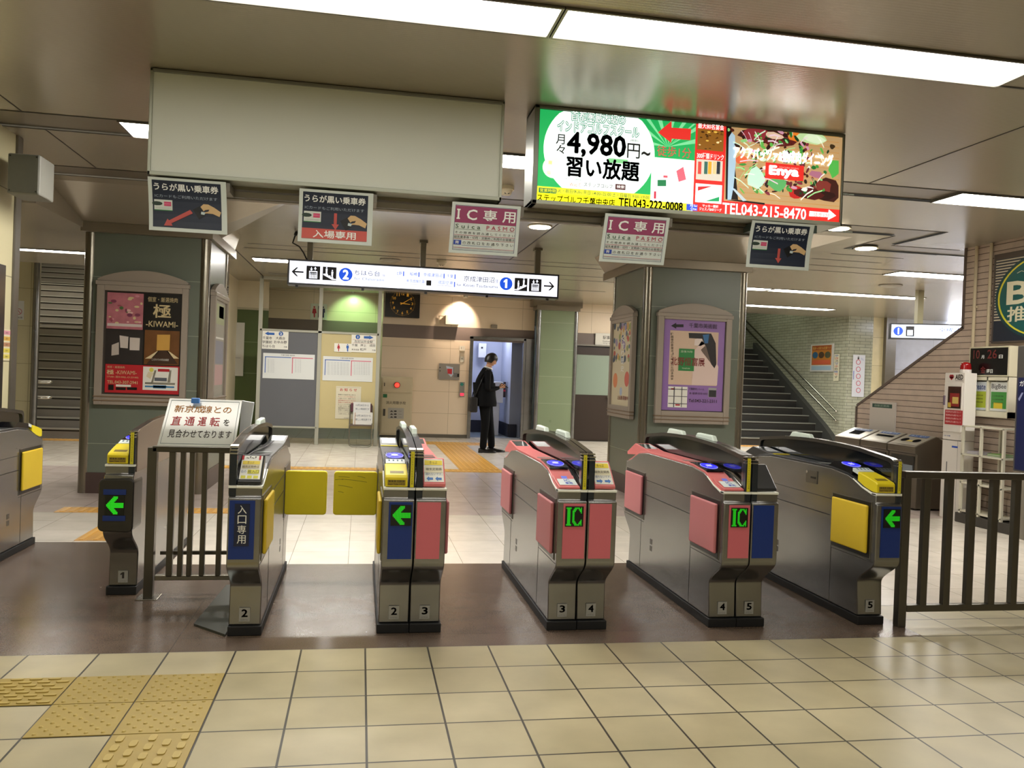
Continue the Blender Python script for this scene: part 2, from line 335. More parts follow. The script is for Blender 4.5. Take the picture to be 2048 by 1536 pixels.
# back wall (Y=17.3), lower panelled part, dark band, upper part
bw = MB()
def wy(x0, x1, z0, z1, mt, Yv=17.3, b=None): (b or bw).poly([(x0, Yv, z0), (x1, Yv, z0), (x1, Yv, z1), (x0, Yv, z1)], mt)
wy(.40, 2.22, 0, 2.03, PANEL); wy(.40, 3.56, 2.03, 2.30, BANDM); wy(.40, 3.56, 2.30, 3.0, PANEL); wy(3.36, 3.56, 0, 2.03, PANEL)
wy(4.39, 5.6, 2.30, 3.0, PANEL); wy(4.39, 5.6, 2.03, 2.30, BANDM); wy(5.30, 5.6, 0, 2.03, PANEL); wy(4.39, 4.46, 0, 2.03, BANDM)
bw.poly([(.40, 17.3, 0), (.40, 21.2, 0), (.40, 21.2, 3.3), (.40, 17.3, 3.3)], PANEL)      # side of the recess
structure(bw.build('wall_back'))
ab = MB()
wy(-2.3, .40, 0, 2.25, CREAM, 21, ab); wy(-2.3, .40, 2.25, 2.52, BANDM, 21, ab); wy(-2.3, .40, 2.52, 3.3, PANEL, 21, ab)
structure(ab.build('wall_recess'))
b = MB(); b.box(.41, 2.2, 17.27, 17.3, 0, .07, STEEL_D); structure(b.build('baseboard_back'))
# door opening room with washbasin
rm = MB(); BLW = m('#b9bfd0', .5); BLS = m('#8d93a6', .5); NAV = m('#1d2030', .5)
rm.poly([(2.24, 17.31, 0), (2.24, 19.6, 0), (2.24, 19.6, 2.4), (2.24, 17.31, 2.4)], BLW); rm.poly([(2.2, 19.2, 0), (3.6, 19.2, 0), (3.6, 19.2, 2.4), (2.2, 19.2, 2.4)], BLW)
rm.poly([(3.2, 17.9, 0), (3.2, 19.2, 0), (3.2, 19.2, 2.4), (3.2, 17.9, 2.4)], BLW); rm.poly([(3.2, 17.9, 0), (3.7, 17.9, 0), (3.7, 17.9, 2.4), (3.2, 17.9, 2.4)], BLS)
rm.poly([(2.2, 17.3, 2.4), (3.7, 17.3, 2.4), (3.7, 19.6, 2.4), (2.2, 19.6, 2.4)], BLW)
rm.box(2.24, 3.2, 19.14, 19.2, 0, .28, NAV); rm.box(3.17, 3.2, 17.9, 19.14, 0, .28, NAV); rm.box(3.2, 3.36, 17.86, 17.9, 0, .28, NAV)
structure(rm.build('wall_washroom'))
df = MB()
df.box(2.20, 2.27, 17.24, 17.34, 0, 2.12, STEEL); df.box(3.33, 3.40, 17.24, 17.34, 0, 2.12, STEEL); df.box(2.20, 3.40, 17.24, 17.34, 2.07, 2.13, STEEL)
df.box(3.38, 3.56, 17.22, 17.36, 0, 2.12, STEEL)
structure(df.build('door_1', bevel=.004))
# green column beside the doorway
gp = MB(); gp.box(3.60, 4.36, 16.95, 17.4, 0, 2.72, GPAN); o = gp.build('wall_column'); structure(o)
g2 = MB()
for x in (3.585, 4.375): g2.cyl((x, 16.97, 0), .045, 2.74, STEEL, 16)
g2.box(3.52, 4.44, 16.9, 17.4, 2.72, 2.82, CEIL2); structure(g2.build('trim_3'))
sf = MB(); sf.box(3.45, 4.5, 16.95, 17.4, 2.80, 2.92, CEIL2); structure(sf.build('trim_4'))
# left near wall
lw = MB()
lw.poly([(-2.47, -7, 0), (-2.47, 6.5, 0), (-2.47, 6.5, ZC), (-2.47, -7, ZC)], PANEL_L)
lw.box(-9, -2.471, 6.49, 6.57, 0, ZC, PANEL_LF)
structure(lw.build('wall_left'))
lt = MB(); lt.box(-2.53, -2.455, 6.50, 6.60, 0, ZC, STEEL_D); structure(lt.build('trim_5', bevel=.008))
# wall left of the far stairs
ls = MB(); ls.poly([(-9, 15, 0), (-5.36, 15, 0), (-5.36, 15, 3.2), (-9, 15, 3.2)], PANEL_LF); structure(ls.build('wall_stairs_left'))
lp = MB(); lp.cyl((-5.31, 15.0, 0), .055, 2.98, STEEL, 20); structure(lp.build('trim_6'))
# far left stairwell enclosure
sw = MB(); sw.poly([(-8.8, 15, 0), (-8.8, 30, 0), (-8.8, 30, 6), (-8.8, 15, 6)], CREAM); sw.poly([(-2.3, 15.1, 0), (-2.3, 30, 0), (-2.3, 30, 6), (-2.3, 15.1, 6)], CREAM)
sw.poly([(-9.5, 27, 3), (-2.3, 27, 3), (-2.3, 27, 6), (-9.5, 27, 6)], CREAM); sw.poly([(-9.5, 12.6, 5.2), (-2.3, 12.6, 5.2), (-2.3, 27, 6), (-9.5, 27, 6)], CREAM)
structure(sw.build('wall_stairwell_left'))
# green wall behind the left pillar
gw = MB(); gw.poly([(-2.3, 16.2, 0), (-1.74, 16.2, 0), (-1.74, 16.2, 2.38), (-2.3, 16.2, 2.38)], m('#4d5c2c', .35, noise=.05)); gw.poly([(-2.3, 16.2, 2.42), (-1.74, 16.2, 2.42), (-1.74, 16.2, 2.95), (-2.3, 16.2, 2.95)], CREAM)
gw.box(-2.3, -1.74, 16.17, 16.21, 2.38, 2.42, m('#b5ad90', .5))
for z in (.62, 1.2, 1.78): gw.box(-2.3, -1.74, 16.195, 16.199, z, z+.006, m('#8d9970', .5))
structure(gw.build('wall_green'))
# right hand tile wall beside the far stairs
rw = MB()
rw.poly([(10.5, 16.8, 0), (10.5, 30, 0), (10.5, 30, 8), (10.5, 16.8, 8)], GT)
x1 = PY(1745, 700, 16.8)[0]; x2 = PY(1766, 700, 16.8)[0]; x3 = PY(1786, 700, 16.8)[0]
rw.poly([(10.5, 16.8, 0), (x1, 16.8, 0), (x1, 16.8, 3.1), (10.5, 16.8, 3.1)], GTx)
structure(rw.build('wall_tile_right'))
rc = MB(); rc.poly([(x1, 16.8, 0), (x2, 16.8, 0), (x2, 16.8, 3.1), (x1, 16.8, 3.1)], tiled('cream_panels_right', '#cfc49c', '#c8bd95', '#857c60', .9, .62, .004, plane='xz', rough=.4))
rc.box(x2, x3, 16.7, 16.8, 0, 3.1, STEEL_D)
rc.poly([(x3, 16.8, 0), (15, 16.8, 0), (15, 16.8, 3.1), (x3, 16.8, 3.1)], tiled('white_panels', '#c4c8d2', '#bcc2cf', '#9aa0ac', 2.1, .9, .004, plane='xz', rough=.4))
structure(rc.build('wall_right_back'))
# stairwell at right: enclosure
se = MB(); se.poly([(6.2, 28, 3), (10.5, 28, 3), (10.5, 28, 9), (6.2, 28, 9)], GTx); se.poly([(5.6, 17.4, 0), (5.6, 29, 0), (5.6, 29, 8), (5.6, 17.4, 8)], GT)
se.poly([(5.6, 17.35, 2.92), (10.5, 17.35, 2.92), (10.5, 17.35, 4.5), (5.6, 17.35, 4.5)], CEIL); se.poly([(5.6, 17.35, 4.5), (10.5, 17.35, 4.5), (10.5, 29, 8.5), (5.6, 29, 8.5)], CREAM)
structure(se.build('wall_stairwell_right'))
# brick wall on the right with a sloping top edge
WX = 6.47
def bx(x, y): return PX(x, y, WX)
cnr = 8.14
pr_ = [(cnr, ZC), (cnr, bx(1928, 657)[1]), bx(1715, 813), (bx(1715, 813)[0], 0), (-7, 0), (-7, ZC)]
bk = MB(); bk.prism([(p[0], p[1]) for p in pr_], WX, WX+.22, BT); structure(bk.build('wall_right'))
cap = MB()
pp = [(cnr, ZC), (cnr, bx(1928, 657)[1]), bx(1715, 813), (bx(1715, 813)[0], 0)]
for a, c in zip(pp[:-1], pp[1:]):
    d = Vector((c[0]-a[0], c[1]-a[1])).normalized(); nn = Vector((-d.y, d.x))*-.03
    q = [a, c, (c[0]-nn.x, c[1]-nn.y), (a[0]-nn.x, a[1]-nn.y)]
    cap.prism(q, WX-.012, WX+.235, m('#5d4f46', .5))
structure(cap.build('trim_7'))
# enclosure behind the camera
eb = MB(); eb.poly([(XL, -7, 0), (XR, -7, 0), (XR, -7, ZC), (XL, -7, ZC)], CREAM); structure(eb.build('wall_front'))
er = MB(); er.poly([(14, 4, 0), (14, 17, 0), (14, 17, ZC), (14, 4, ZC)], CREAM); er.poly([(-9, 6, 0), (-9, 15, 0), (-9, 15, 3.3), (-9, 6, 3.3)], CREAM); structure(er.build('wall_outer'))
# glowing panel added for the bright patch beyond the right sign
wn = MB(); a0 = PY(1903, 620, 16.7); a1 = PY(1990, 600, 16.7); wn.box(a0[0], a1[0], 16.72, 16.76, 2.35, 3.0, m('#f4f6ff', .5, emit=5.0)); structure(wn.build('glow_panel'))
# ================================================================== CEILING LIGHTS
TUBE = m('#fffaf0', .5, emit=LIGHT); TUBE2 = m('#fffaf2', .5, emit=LIGHT2)
def strip_light(x0, x1, y0, y1, label, z=ZC, group='fluorescent ceiling light strips', em=None):
    em = em or (TUBE if y0 < 5 else TUBE2)
    t = thing('ceiling_light', label, 'ceiling light', ((x0+x1)/2, (y0+y1)/2, z), group)
    f = MB(); w = .012
    f.box(x0-w, x1+w, y0-w, y0, z-.012, z+.03, STEEL_D); f.box(x0-w, x1+w, y1, y1+w, z-.012, z+.03, STEEL_D)
    f.box(x0-w, x0, y0, y1, z-.012, z+.03, STEEL_D); f.box(x1, x1+w, y0, y1, z-.012, z+.03, STEEL_D)
    f.build('frame', t); d = MB(); d.box(x0, x1, y0, y1, z-.006, z+.002, em); d.build('diffuser', t); return t
G_ = 'fluorescent ceiling light strips'
strip_light(-1.78, .785, 3.495, 3.795, 'long bright ceiling light nearest the viewer, left half above the blank sign')
strip_light(.815, 3.14, 3.495, 3.795, 'long bright ceiling light nearest the viewer, right half above the advert board')
strip_light(-1.62, 1.16, 5.89, 6.25, 'ceiling light strip half hidden behind the blank white sign board')
strip_light(4.62, 8.3, 5.89, 6.25, 'ceiling light strip cut off by the right edge, above the brick wall')
strip_light(7.0, 9.6, 10.03, 10.42, 'ceiling light strip that ends at the brick wall corner on the right')
strip_light(-4.75, -2.95, 11.0, 11.2, 'ceiling light strip on the low ceiling left of the left pillar', ZL)
strip_light(-1.62, .6, 12.68, 13.03, 'ceiling light strip seen between the left pillar and the direction sign')
strip_light(4.8, 6.55, 12.72, 13.02, 'ceiling light strip beside the right pillar, left one of two end to end')
strip_light(6.62, 9.35, 12.72, 13.02, 'longer ceiling light strip right of the join, before the far stairs')
strip_light(5.2, 9.35, 15.45, 15.75, 'farthest ceiling light strip, just before the green tiled stairs')
for y in (0.9, -1.8, -4.5):
    strip_light(-2.0, 3.6, y, y+.29, 'ceiling light strip behind the viewer')
# unseen lamps, put in to brighten the stairwells, washroom and recess
def panel_lamp(x0, x1, y0, y1, z, label, em): 
    t = thing('ceiling_light', label, 'ceiling light', ((x0+x1)/2, (y0+y1)/2, z)); b = MB(); b.box(x0, x1, y0, y1, z-.03, z, em); b.build('diffuser', t); return t
panel_lamp(-8, -3, 18.5, 18.8, 5.2, 'lamp over the left stairs, out of view', m('#f4f2ea', .5, emit=20.0))
panel_lamp(7, 10, 19.5, 19.8, 4.6, 'lamp over the right stairs, out of view', m('#eef6e0', .5, emit=8.0))
panel_lamp(2.5, 3.0, 18.2, 18.5, 2.39, 'lamp inside the washroom doorway, out of view', m('#e8ecff', .5, emit=26.0))
panel_lamp(-1.4, .1, 18.6, 18.8, 3.24, 'lamp in the restroom recess, out of view', m('#eef0e4', .5, emit=14.0))
panel_lamp(12.4, 13.8, 14.2, 14.8, ZC-.001, 'added lamp for the white panelled wall, out of view', m('#e6eaff', .5, emit=22.0))  # added to give the white wall its glow, hidden behind the brick wall
def downlight(px, py, label, r=.11):
    x, y = PF(px, py, ZC); t = thing('downlight', label, 'downlight', (x, y, ZC), 'round downlights')
    a = MB(); a.cyl((x, y, ZC-.012), r+.02, .012, m('#c9c2ae', .3, .4), 32); a.build('trim_ring', t)
    a = MB(); a.cyl((x, y, ZC-.018), r, .006, m('#fff0d0', .5, emit=14), 32); a.build('diffuser', t)
downlight(1080, 452, 'round downlight above and left of the right pillar, behind the hanging signs')
downlight(1732, 495, 'round downlight in the strip right of the right pillar')
downlight(1677, 455, 'round downlight partly hidden by the lower right corner of the advert board', .10)
def puck(px, py, z, r, h, label, cat, name, mt, n2=True):
    x, y = PF(px, py, z); t = thing(name, label, cat, (x, y, z)); a = MB(); a.cyl((x, y, z-h*.45), r, h*.45, mt, 24); a.build('base', t)
    a = MB(); a.cyl((x, y, z-h), r*.6, h*.55, mt, 24, r2=r*.8); 
    if n2: a.box(x-r*.3, x+r*.3, y-r*.6, y-r*.5, z-h, z-h*.8, BLACK)
    a.build('sensor_head', t)
puck(1013, 373, ZC, .065, .07, 'round cream smoke detector on ceiling between the two big boards', 'smoke detector', 'smoke_detector', CREAM)
puck(883, 521, ZC, .07, .08, 'small cream smoke detector on ceiling above the direction sign', 'smoke detector', 'smoke_detector', CREAM)
puck(1781, 570, ZC, .17, .03, 'flat grey round speaker on the ceiling at the right', 'ceiling speaker', 'ceiling_speaker', m('#8b8676', .5), False)
puck(781, 519, ZC, .15, .03, 'flat grey round speaker on the ceiling above the direction sign', 'ceiling speaker', 'ceiling_speaker', m('#8b8676', .5), False)
# ================================================================== PILLARS
def pillar(x0, x1, y0, y1, label, name='pillar'):
    t = thing(name, label, 'pillar', ((x0+x1)/2, (y0+y1)/2, 0), 'square green pillars'); r = .055
    b = MB(); b.box(x0+.03, x1-.03, y0+.012, y1-.012, .21, 2.625, GREEN); b.box(x0+.012, x1-.012, y0+.03, y1-.03, .21, 2.625, GREEN); b.build('green_cladding', t)
    j = MB(); jm = m('#a3ab98', .5)
    for z in (.50, 1.06, 1.62, 2.18): j.box(x0+.04, x1-.04, y0+.009, y0+.013, z, z+.004, jm); j.box(x1-.013, x1-.009, y0+.04, y1-.04, z, z+.004, jm); j.box(x0+.009, x0+.013, y0+.04, y1-.04, z, z+.004, jm)
    j.build('panel_joint', t)
    for cx in (x0+r-.005, x1-r+.005):
        for cy in (y0+r-.005, y1-r+.005):
            c = MB(); c.cyl((cx, cy, 0), r, 2.625, m('#8a8578', .25, .9, noise=.1, nscale=2), 20); c.build('steel_corner', t)
    b = MB(); b.box(x0+.02, x1-.02, y0+.004, y1-.004, 0, .21, m('#4a3a36', .4)); b.box(x0+.004, x1-.004, y0+.02, y1-.02, 0, .21, m('#4a3a36', .4)); b.build('base_band', t)
    return t
pillar(-2.77, -1.57, 9.02, 10.2, 'square green pillar left of the gates with steel corners')
pillar(3.11, 4.35, 9.02, 10.25, 'square green pillar right of centre with steel corners')
FRM = m('#968c80', .42); FRM2 = m('#77644f', .5)
def poster_frame(kind, c, u0, u1, v0, v1, p, label, sgn=-1, dep=.05):
    """arched grey frame: u0..u1 wide, v0..v1 tall (to the shoulder), p = poster opening"""
    mid = (u0+u1)/2
    C0 = (mid, c, (v0+v1)/2) if kind == 'Y' else (c, mid, (v0+v1)/2)
    t = thing('poster_case', label, 'poster case', C0, 'arched poster frames on the pillars')
    ax = 'y' if kind == 'Y' else 'x'; f0, f1 = (c-dep, c) if sgn < 0 else (c, c+dep)
    f = MB(); arc = [(u0+(u1-u0)*k/16, v1+.10*math.sin(math.pi*k/16)**.8) for k in range(17)]
    f.prism([(u0, v1-.02)]+arc+[(u1, v1-.02)], f0, f1, FRM, ax)
    fa, fb = (f0-.006, f1) if sgn < 0 else (f0, f1+.006)
    f.prism([(u0-.012, v1-.06), (u1+.012, v1-.06), (u1+.012, v1-.02), (u0-.012, v1-.02)], fa-.008*(sgn < 0), fb+.008*(sgn > 0), FRM, ax)
    f.prism([(u0, v0), (p[0], v0), (p[0], v1-.06), (u0, v1-.06)], fa, fb, FRM, ax); f.prism([(p[1], v0), (u1, v0), (u1, v1-.06), (p[1], v1-.06)], fa, fb, FRM, ax)
    f.prism([(p[0], v0), (p[1], v0), (p[1], p[2]), (p[0], p[2])], fa, fb, FRM, ax); f.prism([(p[0], p[3]), (p[1], p[3]), (p[1], v1-.06), (p[0], v1-.06)], fa, fb, FRM, ax)
    for k in (.035, .075): f.prism([(u0-.008, v0+k), (u1+.008, v0+k), (u1+.008, v0+k+.014), (u0-.008, v0+k+.014)], fa-.008*(sgn < 0), fb+.008*(sgn > 0), FRM2, ax)
    f.build('moulding', t, bevel=.004)
    bb = MB(); g0, g1 = (c-.03, c) if sgn < 0 else (c, c+.03); bb.prism([(p[0], p[2]), (p[1], p[2]), (p[1], p[3]), (p[0], p[3])], g0, g1, m('#3a332c', .6), ax); bb.build('backing', t)
    return t
RED = m('#b5222b', .4); GOLD = m('#cbb98a', .5); POSTB = m('#15120f', .35)
# --- poster 1: yakiniku restaurant
poster_frame('Y', 9.02, -2.625, -1.757, .90, 2.16, (-2.555, -1.815, 1.005, 2.045), 'arched grey poster frame on front face of the left pillar')
def poster(kind, c, label, zoom, sgn=-1): 
    p = PR(kind, c, zoom, sgn=sgn); return p
pz = (0, 400, 3.657)
p = PR('Y', 8.988, pz); t = thing('poster', 'restaurant poster with meat photo, black panels and red strip, left pillar', 'poster', (-2.18, 8.988, 1.5))
p.pquad(772, 680, 1318, 1418, POSTB); p.up()
p.pquad(782, 680, 1048, 945, m('#b06a73', .5, noise=.35, nscale=14)); p.pquad(770, 950, 1045, 1200, m('#26211f', .5, noise=.3, nscale=10)); p.pquad(1056, 955, 1312, 1205, m('#6a431c', .4, noise=.45, nscale=7))
p.pquad(768, 1208, 1310, 1415, RED); p.up()
random.seed(3)
for k in range(26):
    x = random.uniform(800, 1035); y = random.uniform(695, 900); p.pcirc(x, y, random.uniform(8, 22), m(random.choice(['#c98a92', '#9a4a58', '#d8b0a8', '#7b3550', '#c9b98a', '#4d6a3a']), .5), 9, ry=random.uniform(5, 14))
    p.layer += .02
p.pquad(785, 905, 1040, 925, m('#c8bcb6', .6)); p.ppoly([(1150, 985), (1245, 985), (1240, 1100), (1145, 1100)], m('#b58a3c', .5, emit=.15)); p.ppoly([(1160, 1100), (1225, 1100), (1300, 1200), (1070, 1200)], m('#3a2410', .5)); p.ppoly([(1060, 1160), (1150, 1105), (1160, 1110), (1110, 1160)], m('#d8c79c', .5)); p.ppoly([(1310, 1160), (1235, 1105), (1222, 1110), (1270, 1160)], m('#d8c79c', .5))
p.ppoly([(875, 990), (940, 1000), (935, 1085), (880, 1080)], m('#c9bfb6', .6)); p.ppoly([(950, 1005), (1024, 1010), (1020, 1100), (948, 1098)], m('#c9bfb6', .6)); p.ppoly([(818, 1060), (870, 1040), (870, 1130), (815, 1138)], m('#b8aea4', .6))
p.pquad(1045, 1222, 1300, 1392, PAPER); p.up()
p.ppoly([(1105, 1335), (1130, 1245), (1145, 1245), (1120, 1335)], ALU); p.ppoly([(1225, 1335), (1240, 1245), (1255, 1245), (1245, 1335)], ALU); p.pquad(1060, 1335, 1280, 1350, ALU); p.pquad(1060, 1360, 1275, 1372, m('#3b7fae', .5)); p.pquad(1120, 1355, 1215, 1378, m('#2f6f9e', .5)); p.pquad(1155, 1236, 1240, 1256, RED); p.pquad(1130, 1300, 1220, 1325, m('#5a6068', .5)); p.ppoly([(1070, 1290), (1085, 1255), (1125, 1265), (1100, 1310)], m('#d9cfae', .6)); p.pcirc(1108, 1242, 16, m('#d8d25a', .5))
p.pquad(792, 1350, 832, 1390, BLACK); p.pquad(848, 1350, 958, 1366, PAPER); p.pquad(848, 1370, 920, 1390, BLACK); p.pquad(930, 1370, 1002, 1390, BLACK)
p.ptext('個室・厳選焼肉', 1082, 712, 1300, 748, GOLD); p.ptext('極', 1122, 765, 1250, 862, GOLD, .02); p.ptext('-KIWAMI-', 1068, 888, 1302, 930, GOLD, .01)
p.ptext('個室・厳選焼肉', 785, 1214, 912, 1230, GOLD); p.ptext('極', 782, 1240, 832, 1275, GOLD, .02); p.ptext('-KIWAMI-', 846, 1248, 1000, 1276, GOLD); p.ptext('17:00~翌0:00(L.O.23:00)', 784, 1288, 1012, 1304, GOLD); p.ptext('TEL.043-307-2941', 784, 1322, 1006, 1344, GOLD, .01)
p.ptext('こだわりの完全個室', 1110, 1160, 1235, 1176, PAPER); p.ptext('2606', 1282, 668, 1332, 682, BLACK)
p.done(t)
# --- poster 2: purple exhibition poster
poster_frame('Y', 9.02, 3.265, 4.150, .87, 2.135, (3.335, 4.082, 1.01, 2.045), 'arched grey poster frame on front face of the right pillar')
p = PR('Y', 8.988, (1180, 520, 3.84)); t = thing('poster', 'purple museum exhibition poster with black left arrow, right pillar front', 'poster', (3.7, 8.988, 1.5))
PUR = m('#8a68a6', .45); BEI = m('#cdb49c', .5)
p.pquad(560, 462, 1026, 1158, PUR); p.up(); p.pquad(608, 548, 980, 962, BEI); p.pquad(598, 972, 746, 1132, PAPER); p.pquad(908, 982, 970, 1054, m('#9a9a98', .5)); p.ppoly([(622, 505), (662, 482), (662, 494), (718, 494), (718, 516), (662, 516), (662, 528)], BLACK)
p.up(); p.ppoly([(780, 960), (800, 700), (860, 620), (930, 700), (985, 820), (975, 962)], m('#d8c2b8', .5)); p.ppoly([(805, 610), (860, 590), (890, 640), (850, 660), (800, 655)], m('#ddd0c8', .5)); p.up()
p.ppoly([(757, 560), (930, 565), (965, 640), (970, 800), (955, 832), (930, 800), (885, 660), (860, 605), (760, 600)], m('#17120f', .5)); p.up(); p.ppoly([(865, 575), (915, 570), (905, 640), (880, 640)], m('#2d6596', .5)); p.pquad(680, 682, 800, 852, m('#227a3a', .5)); p.up()
p.ppoly([(850, 690), (888, 655), (930, 800), (925, 790)], m('#6a5a50', .6))
for a in ((600, 990, 745, 996), (600, 1045, 745, 1050), (600, 1100, 745, 1106), (640, 975, 648, 1130), (700, 975, 706, 1130)): p.pquad(*a, m('#6a6a6e', .6))
p.pquad(655, 1000, 698, 1045, PAPER); p.pquad(622, 985, 650, 996, RED); p.pquad(655, 1108, 690, 1118, RED); p.pquad(912, 1000, 968, 1052, m('#2b2b2d', .6))
p.layer += 2
DR = m('#7a1218', .5); INK = m('#2c2320', .6)
p.ptext('千葉市美術館', 760, 488, 975, 525, INK); p.ptext('北野恒富展', 620, 748, 880, 812, DR, .01); p.ptext('没後70年', 695, 695, 788, 712, m('#c8d8b8', .5)); p.ptext('TSUNETOMI', 705, 828, 765, 838, m('#c8d8b8', .5)); p.ptext('画壇の悪魔派と呼ばれた', 618, 560, 650, 900, INK) if False else None
for i, ch in enumerate('「画壇の悪魔派」と呼ばれた日本画家'): p.ptext(ch, 620, 560+i*21.5, 640, 577+i*21.5, INK)
p.ptext('千葉都市モノレール', 760, 982, 875, 1000, INK); p.ptext('本 徒歩15分10分', 760, 1016, 900, 1034, INK); p.ptext('Tel.043-221-2311', 756, 1070, 972, 1094, INK, .01); p.ptext('2604', 1000, 452, 1040, 466, BLACK)
p.done(t)
# --- side posters
poster_frame('X', 3.11, 9.24, 10.12, .89, 2.135, (9.31, 10.05, 1.03, 2.03), 'arched grey poster frame on the left side of the right pillar')
t = thing('poster', 'pale colourful illustrated poster on the left side of the right pillar', 'poster', (3.08, 9.7, 1.5)); p = PR('X', 3.078)
p.quad(9.315, 1.03, 10.045, 2.03, m('#cfc6a8', .5)); p.up()
random.seed(11)
for k in range(60):
    u = random.uniform(9.36, 10.0); v = random.uniform(1.55, 2.0); p.circ(u, v, random.uniform(.02, .05), m(random.choice(['#4c6580', '#8e9a5a', '#b5564a', '#9a8fb0', '#c9a05a', '#3f4d62']), .5), 9); p.layer += .03
p.ppoly([], WHITE) if False else None
for u, v, r, c in ((9.9, 1.33, .09, '#d98a5c'), (9.45, 1.35, .09, '#cf6a5c'), (9.66, 1.2, .05, '#a9b9d0')): p.circ(u, v, r, m(c, .5)); 
p.layer += .5; p.text('くすりと笑う', 9.60, 9.70, 1.5, 1.85, WHITE) if False else None
for i, ch in enumerate('くすり歴史'): p.text(ch, 9.70, 9.58, 1.80-i*.09, 1.87-i*.09, WHITE, .01)
p.text('企画展 開催中', 9.78, 9.38, 1.10, 1.15, DR, .01)
p.done(t)
poster_frame('X', -1.57, 9.13, 9.98, .90, 2.12, (9.2, 9.91, 1.0, 2.03), 'arched grey poster frame on the right side of the left pillar', sgn=1)
t = thing('poster', 'pale poster with green and pink fields on the right side of the left pillar', 'poster', (-1.54, 9.5, 1.5)); p = PR('X', -1.538, sgn=1)
p.quad(9.2, 1.0, 9.91, 2.03, m('#a7a79c', .5)); p.up(); p.quad(9.22, 1.78, 9.85, 2.0, m('#a9b48a', .5)); p.quad(9.5, 1.85, 9.8, 1.98, m('#4f5560', .5)); p.quad(9.22, 1.35, 9.85, 1.6, m('#8f93a3', .5)); p.quad(9.22, 1.12, 9.85, 1.34, m('#c9a8a8', .5)); p.quad(9.22, 1.62, 9.85, 1.64, WHITE)
p.done(t)
# ================================================================== TICKET GATES
LED = m('#1fc41a', .5, emit=.75); LEDB = m('#0a0f0a', .3); DISC = m('#1c1cff', .4, emit=1.2); DISCL = m('#a7a9ff', .4, emit=.9); TAPE = m('#d9cf2a', .45)
GLASSD = m('#0d1112', .07, 0, alpha=.88, spec=.7)
IC_BMP = ["#####...#####.#.", ".###...###..###.", ".###..###....##.", ".###..##......#.", ".###..##........", ".###..##........", ".###..##........", ".###..##........", ".###..##......#.", ".###..###....##.", ".###...###..###.", "#####...#####.#."]
def arrow_bmp():
    R = []
    for j in range(14):
        y = abs(j-6.5); row = ''
        for i in range(16):
            x = i; head = (x >= y*1.0+0.2) and (x <= y*1.0+5.2) and x < 11 - 0*y
            row += '#' if head or (y < 1.8 and x >= 3) else '.'
        R.append(row)
    return R
AR_BMP = arrow_bmp()
CY = 5.03
_S = [(4.335-.155*(3*u*u-2*u**3), .235+.155*u) for u in [k/12 for k in range(13)]]
PROF = [(4.325, .05)]+_S+[(4.18, .398), (4.18, .705), (4.196, .712), (4.196, .756), (4.225, .757), (4.31, .777), (4.40, .812), (4.47, .834), (4.65, .853)]
def mir(pts): return [(2*CY-y, z) for y, z in pts][::-1]
def pbody(): return PROF+mir(PROF)
